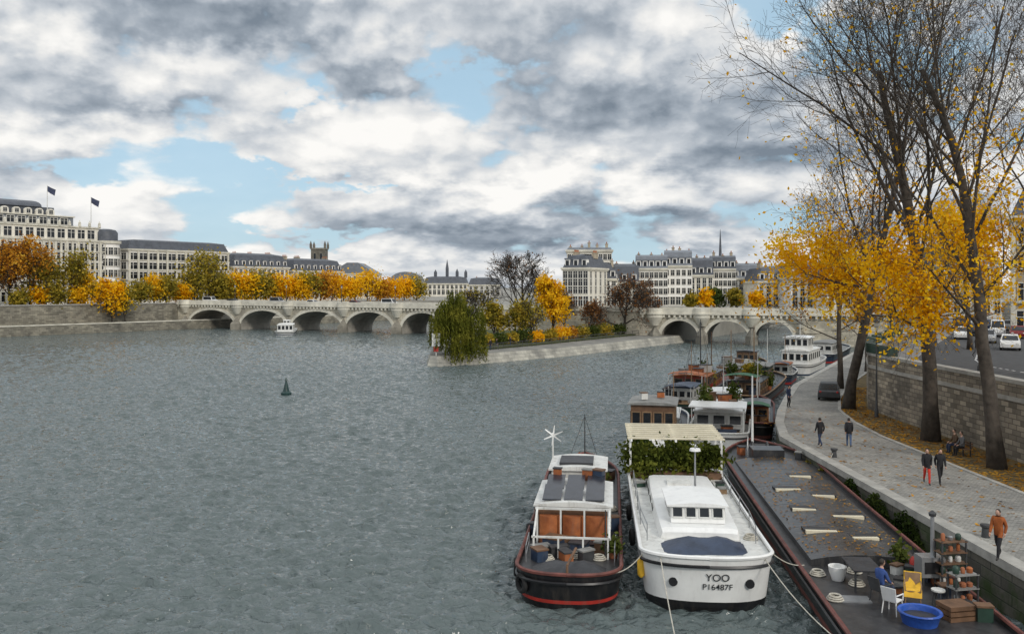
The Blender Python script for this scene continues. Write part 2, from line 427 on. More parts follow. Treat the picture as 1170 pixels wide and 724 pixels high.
def building(label, p0, p1, depth, z0, hw, bays, storeys, wm, rm='slate', roof_h=3.5, win=(1.1, 1.9), chim=0, dorm=0, bands=(), side=None,
             sidebays=0, group=None, inset=None, name='building', cat='building', gf=3.6, pil=0, hip=True):
    L = math.hypot(p1[0]-p0[0], p1[1]-p0[1]); rz = math.atan2(p1[1]-p0[1], p1[0]-p0[0])
    root = thing(name, label, cat, (p0[0], p0[1], z0), rz, group)
    MB().b2(0, L, 0, depth, -1, hw).build('wall', M[wm], root)
    ov = .45 if hip else .02
    c = MB(); c.b2(-ov, L+ov, -.45, depth+.45, hw, hw+.45); c.b2(-ov*.6, L+ov*.6, -.25, depth+.25, hw-.3, hw)
    c.build('cornice', M['stone_pale'], root)
    if roof_h:
        i = inset if inset is not None else roof_h*.4; zt = hw+.45; s_ = i if hip else .02
        vs = [(0, 0, zt), (L, 0, zt), (L, depth, zt), (0, depth, zt), (s_, i, zt+roof_h), (L-s_, i, zt+roof_h), (L-s_, depth-i, zt+roof_h), (s_, depth-i, zt+roof_h)]
        j = i+min(depth*.3, 3); sj = j if hip else .04
        vs += [(sj, j, zt+roof_h*1.18), (L-sj, j, zt+roof_h*1.18), (L-sj, depth-j, zt+roof_h*1.18), (sj, depth-j, zt+roof_h*1.18)]
        fs = []
        for o in (0, 4):
            for k in range(4): fs.append((o+k, o+(k+1) % 4, o+4+(k+1) % 4, o+4+k))
        fs.append((8, 9, 10, 11)); r = MB(); r.add(vs, fs); r.build('roof', M[rm], root)
    wmsh = winmesh(*win); sh = (hw-gf-.4)/max(1, storeys-1); big = winmesh(win[0]*1.25, min(2.5, gf-.9))
    def face(n, LL, place):
        for s in range(storeys):
            zz = .5 if s == 0 else gf+(s-1)*sh+(sh-win[1])*.55
            for b in range(n): place(big if s == 0 else wmsh, (b+.5)*LL/n, zz)
    face(bays, L, lambda me, x, z: put(me, root, (x, 0, z), 0, 'window'))
    if side == 'left': face(sidebays, depth, lambda me, x, z: put(me, root, (0, depth-x, z), -math.pi/2, 'window'))
    if side == 'right': face(sidebays, depth, lambda me, x, z: put(me, root, (L, x, z), math.pi/2, 'window'))
    for bz in bands:
        b = MB(); b.b2(-.3, L+.3, -.35, -.004, bz, bz+.28)
        if side == 'left': b.b2(-.3, -.004, 0, depth, bz, bz+.28)
        if side == 'right': b.b2(L+.004, L+.3, 0, depth, bz, bz+.28)
        b.build('string_course', M['stone_pale'], root)
    if pil:
        pm_ = MB().b2(-.28, .28, -.42, -.006, 0, hw-.32).mesh('pilaster', M['stone_pale'])
        for k in range(pil+1): put(pm_, root, (min(L-.3, max(.3, k*L/pil)), 0, 0), 0, 'pilaster')
    if dorm:
        dm = dormermesh(1.3, min(2.0, roof_h*.7))
        for b in range(dorm): put(dm, root, ((b+.5)*L/dorm, .25, hw+.5), 0, 'dormer')
    rg = random.Random(int(L*100))
    for k in range(chim):
        w = 1.4+rg.random()*1.8
        put(chimmesh(.7, w, .9+rg.random()*1.3), root, (L*(k+.3+.4*rg.random())/chim, depth*(.3+.4*rg.random()), hw+roof_h*.95), 0, 'chimney')
    return root, L

# ---------------------------------------------------------------- people
def person(label, loc, heading, top, legs, pose='walk', h=1.74, group=None, hairm='hair', ph=1, coat=0):
    s = h/1.72
    if pose == 'sit':
        J = dict(pel=(0, 0, .56), spi=(0, -.0, .78), che=(0, -.02, 1.0), nec=(0, -.05, 1.16), hd=(0, -.07, 1.25))
        for q, sx in (('l', 1), ('r', -1)):
            J['sh'+q] = (sx*.18, -.02, 1.07); J['el'+q] = (sx*.25, -.1, .8); J['wr'+q] = (sx*.15, -.32, .68)
            J['hi'+q] = (sx*.09, -.03, .54); J['kn'+q] = (sx*.12, -.45, .53); J['an'+q] = (sx*.11, -.42, .09); J['to'+q] = (sx*.11, -.58, .05)
        hc = (0, -.085, 1.34)
    else:
        J = dict(pel=(0, 0, .95), spi=(0, -.01, 1.15), che=(0, -.025, 1.34), nec=(0, -.03, 1.49), hd=(0, -.05, 1.56))
        st = (.24 if pose == 'walk' else .03)*ph
        for q, sx in (('l', 1), ('r', -1)):
            k = sx*st
            J['sh'+q] = (sx*.17, -.025, 1.42); J['el'+q] = (sx*.205, .02+k*.4, 1.14); J['wr'+q] = (sx*.19, -.1+k*.55, .91)
            J['hi'+q] = (sx*.08, 0, .92); J['kn'+q] = (sx*.085, -.06-k*.6, .5); J['an'+q] = (sx*.08, .04-k*1.25, .09+(.1 if k < -.1 else 0))
            J['to'+q] = (sx*.09, J['an'+q][1]-.15, .045 if k > -.1 else .07)
        hc = (0, -.06, 1.625)
    R = dict(pel=.145, spi=.135, che=.15, nec=.062, hd=.06, sh=.07, el=.052, wr=.034, hi=.095, kn=.066, an=.045, to=.036)
    if coat: R['pel'] = .165; R['spi'] = .15; R['che'] = .16; R['sh'] = .08; R['el'] = .062; R['wr'] = .046
    keys = list(J); E = [('pel', 'spi', 0), ('spi', 'che', 0), ('che', 'nec', 0), ('nec', 'hd', 2)]
    for q in 'lr': E += [('che', 'sh'+q, 0), ('sh'+q, 'el'+q, 0), ('el'+q, 'wr'+q, 0), ('pel', 'hi'+q, 1), ('hi'+q, 'kn'+q, 1), ('kn'+q, 'an'+q, 1), ('an'+q, 'to'+q, 3)]
    me = bpy.data.meshes.new('sk'); me.from_pydata([J[k] for k in keys], [(keys.index(a), keys.index(b)) for a, b, _ in E], [])
    ob = bpy.data.objects.new('sk', me); col.objects.link(ob)
    ob.modifiers.new('s', 'SKIN')
    for i, k in enumerate(keys):
        r = R[k] if k in R else R[k[:2]]
        me.skin_vertices[0].data[i].radius = (r, r*(.8 if k in ('pel', 'spi', 'che') else 1))
    me.skin_vertices[0].data[0].use_root = True
    sb = ob.modifiers.new('d', 'SUBSURF'); sb.levels = 1
    dg = bpy.context.evaluated_depsgraph_get(); dg.update()
    ev = ob.evaluated_get(dg); m2 = bpy.data.meshes.new_from_object(ev)
    mb = MB(); V = [tuple(v.co) for v in m2.vertices]
    jv = {k: Vector(J[k]) for k in keys}
    for p in m2.polygons:
        c = p.center; best = 9; kind = 0
        for a, b, kd in E:
            A, B = jv[a], jv[b]; d = B-A; t = max(0, min(1, (c-A).dot(d)/d.length_squared)); ds = (c-(A+d*t)).length
            if kd == 0 and a == 'pel': ds -= .06
            if ds < best: best = ds; kind = kd
        if coat and pose != 'sit' and c.z > .8 and kind == 1: kind = 0
        mb.f.append(tuple(p.vertices)); mb.m.append(kind)
    mb.v = V
    bpy.data.objects.remove(ob); bpy.data.meshes.remove(m2)
    mb.ell(hc, (.076, .095, .115), 12, 9, 2); mb.ell((hc[0], hc[1]-.097, hc[2]-.012), (.014, .02, .022), 6, 5, 2)
    for sx in (1, -1): mb.ell((hc[0]+sx*.076, hc[1]+.01, hc[2]-.01), (.012, .02, .03), 6, 5, 2)
    for q, sx in (('l', 1), ('r', -1)):
        w = jv['wr'+q]; d = (w-jv['el'+q]).normalized(); side = Vector((0, 1, 0)) if pose != 'sit' else Vector((1, 0, 0))
        side = (side-d*side.dot(d)).normalized(); nrm = d.cross(side)
        mb.tube([w-d*.01, w+d*.03, w+d*.085], [.026, .036, .034], 7, 2)
        for i, (o_, l) in enumerate(((-.027, .062), (-.009, .075), (.009, .07), (.026, .055))):
            b0 = w+d*.08+side*o_; mb.tube([b0, b0+d*l*.55+nrm*.004, b0+d*l*.9-nrm*.014*sx], [.0095, .009, .007], 5, 2)
        b0 = w+d*.03-side*.03; mb.tube([b0, b0+d*.03-side*.025, b0+d*.06-side*.03], [.011, .01, .008], 5, 2)
    root = thing('person', label, 'person', loc, heading, group); root.scale = (s, s, s)
    mb.build('body', [M[top], M[legs], M['skin'], M['shoe']], root, 'all')
    hb = MB(); hb.ell((hc[0], hc[1]+.022, hc[2]+.025), (.085, .095, .108), 12, 8); hb.build('hair', M[hairm], root, 'all')
    eb = MB()
    for sx in (1, -1): eb.ell((hc[0]+sx*.03, hc[1]-.087, hc[2]+.012), (.012, .008, .008), 6, 4)
    eb.build('eyes', M['black'], root)
    return root

# ---------------------------------------------------------------- cars
def car(label, loc, rz, colm, group=None, van=False, name='car'):
    root = thing(name, label, 'van' if van else 'car', loc, rz, group)
    b = MB()
    hh = 2.0 if van else 1.45; zl = 1.0 if van else .85
    prof = [(-2.1, .3), (-2.15, .6), (-2.05, zl), (-1.1 if not van else -1.5, zl+.08), (2.0, zl+.06), (2.15, .8), (2.15, .35), (1.9, .25), (-1.8, .25)]
    b.xprism(prof, -.86, .86)
    y0, y1, y2, y3 = (-1.55, -.9, 2.02, 2.05) if van else (-1.1, -.35, 1.25, 1.9)
    vs = []
    for sx in (-1, 1):
        vs += [(sx*.82, y0, zl+.05), (sx*.68, y1, hh), (sx*.68, y2, hh), (sx*.82, y3, zl+.05)]
    b.add(vs, [(0, 1, 2, 3), (7, 6, 5, 4), (0, 4, 5, 1), (1, 5, 6, 2), (2, 6, 7, 3)])
    b.build('body', colm, root)
    def glass(nm, q):
        m = MB(); m.add(q, [(0, 1, 2, 3)]); m.build(nm, M['glass'], root)
    e = .02
    glass('windscreen', [(-.7, y0+.06-e, zl+.12), (.7, y0+.06-e, zl+.12), (.62, y1-.06-e, hh-.06), (-.62, y1-.06-e, hh-.06)])
    glass('rear_window', [(.7, y3-.06+e, zl+.12), (-.7, y3-.06+e, zl+.12), (-.62, y2+.06+e, hh-.06), (.62, y2+.06+e, hh-.06)])
    for sx in (-1, 1):
        glass('side_window', [(sx*(.81+e), y0+.3, zl+.12), (sx*(.69+e), y1+.1, hh-.07), (sx*(.69+e), y2-.1, hh-.07), (sx*(.81+e), y3-.3, zl+.12)])
        for yy in (-1.35, 1.35):
            w = MB(); w.lathe([(.2, -.1), (.31, -.1), (.33, -.05), (.33, .05), (.31, .1), (.2, .1)], (0, 0, 0), 14, axis='x')
            wo = w.build('wheel', M['tyre'], root, True, (sx*.8, yy, .33))
            r = MB(); r.lathe([(.05, -.115), (.2, -.112), (.2, .112), (.05, .115)], (0, 0, 0), 10, axis='x'); r.build('rim', M['metal'], wo)
        hl = MB(); hl.ell((sx*.6, -2.12, .68), (.16, .06, .08), 8, 6); hl.build('headlight', M['lamp_white'], root)
        tl = MB(); tl.ell((sx*.68, 2.12, .78), (.11, .06, .1), 8, 6); tl.build('taillight', M['lamp_red'], root)
    return root

# ---------------------------------------------------------------- world, light, camera
w = bpy.data.worlds.new('World'); scene.world = w; w.use_nodes = True
t = NT(w.node_tree); bg = t.n['Background']
SUN_AZ, SUN_EL = math.radians(150), math.radians(32)
sky = t.node('ShaderNodeTexSky'); sky.sky_type = 'NISHITA'; sky.sun_disc = False
sky.sun_elevation = SUN_EL; sky.sun_rotation = SUN_AZ
d = t.node('ShaderNodeTexCoord').outputs['Generated']
x, y, z = t.sep(d)
az0 = t.m('ARCTAN2', x, y); el0 = t.m('MAXIMUM', t.m('ARCSINE', z), -.05)
ey = t.m('MULTIPLY', t.m('LOGARITHM', t.m('ADD', el0, .2), math.e), .68)
q0 = t.comb(az0, ey, 0.0)
wcol = t.noise(q0, 8, 5, .62, 0, '2D', 1)
wc = t.node('ShaderNodeSeparateColor'); t.lk(wcol, wc.inputs[0])
az = t.m('ADD', az0, t.m('MULTIPLY', t.m('SUBTRACT', wc.outputs[0], .5), .3)); el = t.m('ADD', el0, t.m('MULTIPLY', t.m('SUBTRACT', wc.outputs[1], .5), .12))
def gsum(lst):
    tot = None
    for (px, py, sx, sy, amp) in lst:
        a = math.atan((px-CX)/F); e = math.atan((HY-py)/F*math.cos(a))
        u = t.m('MULTIPLY', t.m('SUBTRACT', az, a), F/sx); v = t.m('MULTIPLY', t.m('SUBTRACT', el, e), F/sy)
        g = t.m('MULTIPLY', t.m('EXPONENT', t.m('MULTIPLY', t.m('ADD', t.m('MULTIPLY', u, u), t.m('MULTIPLY', v, v)), -1.0)), amp)
        tot = g if tot is None else t.m('ADD', tot, g)
    return tot
lightb = gsum([(190, 22, 270, 32, -.38), (80, 108, 130, 22, -.24), (395, 98, 55, 18, -.28), (690, 120, 200, 40, -.4), (660, 262, 260, 20, -.46),
               (830, 165, 90, 34, -.24), (720, 35, 140, 28, -.14), (180, 185, 100, 34, .36), (430, 135, 120, 34, .2), (560, 208, 190, 16, .44), (780, 222, 90, 18, .3),
               (790, 92, 70, 40, .08), (380, 303, 520, 16, .18), (120, 250, 170, 24, .1), (50, 160, 90, 26, .16), (480, 30, 70, 30, .14), (240, 70, 120, 20, .18)])
holeb = gsum([(290, 187, 60, 13, .16), (395, 213, 80, 9, .17), (500, 72, 80, 10, .1), (890, 5, 80, 50, .22), (300, 115, 70, 11, .1), (370, 272, 220, 8, .1), (30, 205, 70, 9, .1), (560, 55, 60, 9, .08)])
# billowing layered cumulus: fractal noise with rounded cells, shaded by comparing with copies shifted upward
def cloud(qx, qy):
    q = t.comb(qx, qy, 0.0)
    n = t.noise(q, 4.0, 8, .545, 0, '2D')
    qv = t.comb(t.m('ADD', qx, t.m('MULTIPLY', t.m('SUBTRACT', wc.outputs[2], .5), .06)), t.m('ADD', qy, t.m('MULTIPLY', t.m('SUBTRACT', wc.outputs[0], .5), .06)), 0.0)
    b_ = t.m('SUBTRACT', 1.0, t.voro(qv, 9.5, 2, .5))
    return t.m('ADD', t.m('MULTIPLY', n, .8), t.m('MULTIPLY', b_, .18))
c1 = cloud(az0, ey); c2 = cloud(t.m('ADD', az0, -.014), t.m('ADD', ey, .055)); c3 = cloud(t.m('ADD', az0, -.006), t.m('ADD', ey, .017))
n3 = t.noise(q0, 2.4, 3, .5, 0, '2D')
dens = t.m('SUBTRACT', t.m('ADD', c1, t.m('MULTIPLY', t.m('SUBTRACT', n3, .5), .08)), holeb)
mask = t.maprange(dens, .285, .37, .06, 1, True)
lit = t.m('ADD', t.m('ADD', .62, t.m('ADD', t.m('MULTIPLY', t.m('SUBTRACT', c1, c2), 1.45), t.m('MULTIPLY', t.m('SUBTRACT', c1, c3), 1.6))), t.m('ADD', lightb, t.m('MULTIPLY', t.m('SUBTRACT', n3, .5), .35)))
cc = t.ramp(lit, [(0.0, (.2, .245, .3)), (.3, (.37, .42, .48)), (.55, (.6, .635, .675)), (.8, (.84, .84, .83)), (1.0, (.98, .965, .935))])
zen = t.maprange(el0, .36, .9, 10.0, 15.0, True)
vm = t.node('ShaderNodeVectorMath', operation='SCALE'); t.lk(cc, vm.inputs[0]); t.lk(zen, vm.inputs['Scale'])
sblue = t.mix(.75, sky.outputs[0], (4.7, 6.9, 8.5))
fin = t.mix(mask, sblue, vm.outputs[0])
t.lk(fin, bg.inputs['Color']); bg.inputs['Strength'].default_value = .1

sd = Vector((math.sin(SUN_AZ)*math.cos(SUN_EL), math.cos(SUN_AZ)*math.cos(SUN_EL), math.sin(SUN_EL)))
sl = bpy.data.lights.new('sun', 'SUN'); sl.energy = 1.5; sl.angle = math.radians(10); sl.color = (1, .94, .85)
so_ = bpy.data.objects.new('sun', sl); col.objects.link(so_); so_.rotation_euler = sd.to_track_quat('Z', 'Y').to_euler()
cam = bpy.data.cameras.new('camera'); co = bpy.data.objects.new('camera', cam); col.objects.link(co)
cam.sensor_width = 36; cam.lens = 36*F/1170; cam.shift_y = -(362-HY)/1170; cam.clip_end = 12000; cam.clip_start = .5
co.location = (0, 0, H); co.rotation_euler = (math.pi/2, 0, 0); scene.camera = co
scene.view_settings.view_transform = 'Standard'; scene.view_settings.look = 'None'; scene.view_settings.exposure = 0

# ---------------------------------------------------------------- water: real choppy waves
m, t, bs = newmat('river_water')
g = t.node('ShaderNodeNewGeometry').outputs['Position']; x, y, z = t.sep(g)
v1 = t.comb(t.m('MULTIPLY', x, .7), y, 0.0)
h1 = t.noise(v1, 1.8, 1, .5, .4, '2D'); h2 = t.noise(v1, 4.8, 2, .6, .5, '2D')
hh = t.m('ADD', t.m('MULTIPLY', h1, .7), t.m('MULTIPLY', h2, .28))
b = t.node('ShaderNodeBump'); b.inputs['Strength'].default_value = 1; b.inputs['Distance'].default_value = .38
t.lk(hh, b.inputs['Height']); t.lk(b.outputs[0], bs.inputs['Normal'])
bs.inputs['Base Color'].default_value = (.098, .124, .124, 1); bs.inputs['Roughness'].default_value = .045; bs.inputs['IOR'].default_value = 1.39
M['water'] = m
rr_ = [12.0]
while rr_[-1] < 320: rr_.append(rr_[-1]+.34*(.1+rr_[-1]*.003+rr_[-1]**2*2e-5))
while rr_[-1] < 7000: rr_.append(rr_[-1]*1.18)
rr_ = np.array(rr_); th = np.concatenate([np.linspace(-1.5, -.66, 24), np.linspace(-.64, .5, 700), np.linspace(.54, 1.5, 24)])
RR, TH = np.meshgrid(rr_, th, indexing='ij'); WX = RR*np.sin(TH); WY = RR*np.cos(TH)
sp_ = np.maximum(np.gradient(rr_), rr_*.0016)[:, None]
Z = np.zeros_like(RR)
wr = np.random.default_rng(3)
for i in range(100):
    lam = .34*(1.6/.34)**wr.random(); ang = math.radians(-98)+wr.normal()*.6
    k = 2*math.pi/lam; fade = np.clip(lam/(2.2*sp_)-.35, 0, 1)
    Z += .0064*lam*fade*np.sin(k*(WX*math.cos(ang)+WY*math.sin(ang))+wr.random()*6.28)
gust = 1+.3*np.sin(WX*.045+1.2*np.sin(WY*.03))*np.sin(WY*.05+.8*np.sin(WX*.04))
Z = Z*gust; Z = Z+3*Z*np.abs(Z)
nR, nT = RR.shape
V = np.stack([WX, WY, Z], -1).reshape(-1, 3)
idx = (np.arange(nR-1)[:, None]*nT+np.arange(nT-1)[None, :]).ravel()
quads = np.stack([idx, idx+1, idx+nT+1, idx+nT], 1)[:, ::-1]
flat = np.array([(-7000, -600, -.5), (7000, -600, -.5), (7000, 7000, -.5), (-7000, 7000, -.5)], float)
V = np.vstack([V, flat]); quads = np.vstack([quads, [[len(V)-4, len(V)-3, len(V)-2, len(V)-1]]]).astype(np.int32)
me = bpy.data.meshes.new('water'); me.vertices.add(len(V)); me.vertices.foreach_set('co', V.ravel())
me.loops.add(quads.size); me.loops.foreach_set('vertex_index', quads.ravel()); me.polygons.add(len(quads)); me.polygons.foreach_set('loop_start', np.arange(0, quads.size, 4, dtype=np.int32))
me.update(calc_edges=True); me.polygons.foreach_set('use_smooth', np.ones(len(quads), dtype=bool)); me.materials.append(m)
struct(put(me, None, (0, 0, 0), 0, 'water'), 'choppy grey river water', 'water')

# ---------------------------------------------------------------- left bank
U = (.6, .8); N = (-.8, .6); E0 = (-119, 203)
def E(tt, n=0): return (E0[0]+U[0]*tt+N[0]*n, E0[1]+U[1]*tt+N[1]*n)
ZL = 6.6
gp = [E(-260, 9), E(58, 9), E(140, 4), (10, 345), (120, 300), (160, 260), (1800, 260), (4000, 7000), (-4000, 7000), (-4000, -100)]
gb = MB(); gb.prism(gp, -1.5, ZL)
struct(gb.build('ground', M['cityground']), 'city ground behind the embankments', 'ground')
lq = MB(); lq.prism([E(-260), E(150), E(150, 8.9), E(-260, 8.9)], -2, 2.3)
struct(lq.build('quay', M['stone_wet']), 'low stone quay along the far left bank', 'quay')
lc = MB(); lc.prism([E(-260, -.12), E(150, -.12), E(150, .8), E(-260, .8)], 2.31, 2.55)
struct(lc.build('quay_kerb', M['stone_pale']), 'pale stone edge of the far left quay', 'kerb')
ew = thing('embankment_wall', 'plain grey stone embankment wall under the trees on the far left bank', 'wall', (0, 0, 0))
mbw = MB(); mbw.prism([E(-260, 8.4), E(57, 8.4), E(57, 9.2), E(-260, 9.2)], 2, 7.0); mbw.build('wall', M['stone_wet'], ew)
mbw = MB(); mbw.prism([E(-260, 8.2), E(57, 8.2), E(57, 9.4), E(-260, 9.4)], 7.0, 7.25); mbw.build('coping', M['coping'], ew)

FL = 34
def fline(px, n=FL):
    k = (px-CX)/F
    tt = (k*(E0[1]+N[1]*n)-(E0[0]+N[0]*n))/(U[0]-k*U[1]); return tt
def fp(tt, n=FL): return E(tt, n)
t0, t1, t2 = fline(-70), fline(141), fline(261)
ZB = 7.2
r1, L1 = building('big white stone department store with stepped upper storeys and two flags, far left', fp(t0), fp(t1-4), 28, ZB, 17.6, 14, 6, 'fac2', 'slate2', 0, (2.1, 2.1),
                  bands=(3.6, 9.2, 14.6), side='right', sidebays=6, pil=28)
rt = MB(); rt.lathe([(3.7, -1), (3.7, 17.3)], (L1+.2, 2.8, 0), 22); rt.build('rounded_corner', M['fac2'], r1, True)
rt = MB(); rt.lathe([(4.1, 17.3), (4.2, 18.1)], (L1+.2, 2.8, 0), 22); rt.build('corner_cornice', M['stone_pale'], r1, True)
rt = MB(); rt.lathe([(3.2, 18.1), (3.2, 20.6), (2.6, 21.4), (1.2, 21.7)], (L1+.2, 2.8, 0), 22); rt.build('corner_attic', M['slate'], r1, True)
wr_ = winmesh(1.2, 2.1)
for s_ in range(5):
    for k in range(7):
        an = -math.pi/2-1.0+k*.42; put(wr_, r1, (L1+.2+3.7*math.cos(an), 2.8+3.7*math.sin(an), .8+s_*3.3), an+math.pi/2, 'window')
tl = MB(); tl.b2(1.5, L1-2.5, 2, 25, 18.06, 21.6); tl.build('upper_storey', M['fac1'], r1)
tl = MB(); tl.b2(1.1, L1-2.1, 1.6, 25.4, 21.6, 22.0); tl.build('cornice', M['stone_pale'], r1)
tl = MB(); tl.b2(3, L1*.8, 4, 24, 22.01, 24.6); tl.build('attic_storey', M['slate2'], r1)
tl = MB(); tl.b2(2.6, L1*.8+.4, 3.6, 24.4, 24.6, 24.9); tl.build('cornice', M['stone_pale'], r1)
wm_ = winmesh(2.0, 2.5)
for k in range(14): put(wm_, r1, (3+k*(L1-5)/14, 2, 18.5), 0, 'window')
wm2_ = winmesh(1.9, 1.8)
for k in range(11): put(wm2_, r1, (4.3+k*(L1*.8-4)/11, 4, 22.4), 0, 'window')
orn = MB(); orn.b2(-.3, .3, -.3, .3, 0, .8); orn.lathe([(.3, .8), (.38, 1.1), (.12, 1.5), (.02, 1.9)], (0, 0, 0), 8); orn = orn.mesh('urn_finial', M['stone_pale'])
for k in range(15): put(orn, r1, (2.0+k*(L1-4.5)/14, 1.7, 22.0), 0, 'urn_finial')
ob_ = MB(); ob_.yprism([(-1.0, 0), (1.0, 0), (1.0, 1.0)]+[(1.0*math.cos(math.pi*i/8), 1.0+.8*math.sin(math.pi*i/8)) for i in range(1, 8)]+[(-1.0, 1.0)], -.25, .6); obm = ob_.mesh('arched_dormer', M['fac1'])
for k in range(9): put(obm, r1, (5.2+k*(L1*.7-4)/9, 4.1, 24.9), 0, 'arched_dormer')
wm3_ = winmesh(1.0, 1.1)
tl = MB(); tl.b2(4, L1*.7, 6, 22, 24.9, 27.2); tl.build('attic_storey', M['slate'], r1)
for k in range(9): put(wm3_, r1, (5.2+k*(L1*.7-4)/9, 3.84, 25.2), 0, 'window')
cv = MB(); poly = [(5.5, 27.2)]+[(14-8.5*math.cos(math.pi*i/10), 27.2+2.2*math.sin(math.pi*i/10)) for i in range(1, 10)]+[(22.5, 27.2)]
cv.xprism(poly, 4.2, L1*.62); cv.build('curved_roof', M['slate'], r1, True)
r2, L2 = building('wide white commercial block with rows of dark windows and pale bands, behind bridge end', fp(t1+1.5), fp(t2), 24, ZB, 15.6, 11, 5, 'fac2', 'slate', 2.6, (2.7, 2.0),
                  bands=(3.5, 6.5, 9.5, 12.5), side='left', sidebays=5, dorm=0, pil=11)
t3, t4 = fline(330), fline(392)
building('long grey stone mansion block with dormers, right of the banded block', fp(t2+2), fp(t3), 18, ZB, 11.0, 12, 4, 'fac1', 'slate', 4, (1.1, 1.9), chim=4, dorm=8)
building('pale mansion block with slate roof left of the square tower', fp(t3+2), fp(t4), 18, ZB, 10.0, 12, 4, 'fac1', 'slate', 3.8, (1.1, 1.9), chim=3, dorm=8)
for px, py0, py1, lb in ((54, 212, 238, 'dark flag on the left pole above the department store roof'), (104, 225, 250, 'dark flag on the right pole above the department store roof')):
    Y = 250; f_ = thing('flag', lb, 'flag', (xat(px, Y), Y, zat(py1, Y)-1.2)); hgt = zat(py0, Y)-zat(py1, Y)+1.2
    MB().tube([(0, 0, 0), (0, 0, hgt)], [.12, .07], 6).build('flagpole', M['offwhite'], f_)
    fb = MB(); n_ = 8
    vs = []
    for i in range(n_+1):
        vs += [(i*.3, .18*math.sin(i*1.1), hgt-.1-.14*i), (i*.26, .18*math.sin(i*1.1+.4), hgt-1.7-.16*i)]
    fb.add(vs, [(2*i, 2*i+2, 2*i+3, 2*i+1) for i in range(n_)]); fb.build('cloth', M['flagred'], f_, 'all')
Y = 380; X0 = xat(357, Y); X1 = xat(373, Y); zt = zat(285, Y)
tw = thing('tower', 'square gothic stone tower with small pinnacles rising above the roofs', 'tower', ((X0+X1)/2, Y, ZL)); hw_ = (X1-X0)/2
MB().box((0, 0, (zt-ZL)/2), (2*hw_, 2*hw_, zt-ZL)).build('shaft', M['stone_soot'], tw)
MB().box((0, 0, zt-ZL+.3), (2*hw_+.6, 2*hw_+.6, .6)).build('cornice', M['stone_dark'], tw)
for sx in (-1, 1):
    for sy in (-1, 1):
        pb = MB(); pb.box((sx*hw_, sy*hw_, zt-ZL+1.3), (.9, .9, 1.6)); pb.box((sx*hw_, sy*hw_, zt-ZL+2.9), (.9, .9, 1.6), 0, 0, .05, .05); pb.build('pinnacle', M['stone_soot'], tw)
lw = winmesh(1.0, 5.2, None, M['stone_dark'], bars=False)
for xx in (-hw_*.45, hw_*.45): put(lw, tw, (xx, -hw_, zt-ZL-7), 0, 'window')
b_, L_ = building('stone hall with steep grey pitched roof right of the square tower', (xat(377, 385), 385), (xat(428, 385), 385), 20, ZB, 10.0, 8, 3, 'fac1', 'slate2', 0, (1.2, 2))
rb = MB(); rb.yprism([(-.6, 10.46), (L_+.6, 10.46), (L_*.62, 15.2), (L_*.38, 15.2)], 0, 18); rb.build('roof', M['slate2'], b_)
b_, L_ = building('low grey theatre with domed zinc roof', (xat(444, 420), 420), (xat(482, 420), 420), 16, ZB, 6.2, 7, 2, 'fac3', 'slate2', 0, (1.2, 2))
rb = MB(); rb.yprism([(0, 6.66)]+[(L_/2-L_/2*math.cos(math.pi*i/10), 6.66+5.2*math.sin(math.pi*i/10)) for i in range(1, 10)]+[(L_, 6.66)], .5, 15.5); rb.build('roof', M['slate2'], b_)
b_, L_ = building('distant ornate town hall with slate roof and little spires', (xat(484, 470), 470), (xat(534, 470), 470), 16, ZB, 6, 10, 2, 'fac1', 'slate', 3.2, (1.2, 2))
for k, (fx, hh_) in enumerate(((.25, 2.5), (.52, 8), (.75, 3), (.95, 2.5))):
    sp = MB(); sp.box((L_*fx, 6, 10.5+hh_*.2), (1.6, 1.6, hh_*.4+2)); sp.box((L_*fx, 6, 11.5+hh_*.7), (1.6, 1.6, hh_*.6), 0, 0, .04, .04); sp.build('spire', M['slate'], b_)
building('low distant grey house with slate roof, left of the island trees', (xat(535, 430), 430), (xat(572, 430), 430), 14, ZB, 5.2, 6, 2, 'fac3', 'slate', 3, (1.1, 1.8), chim=2)

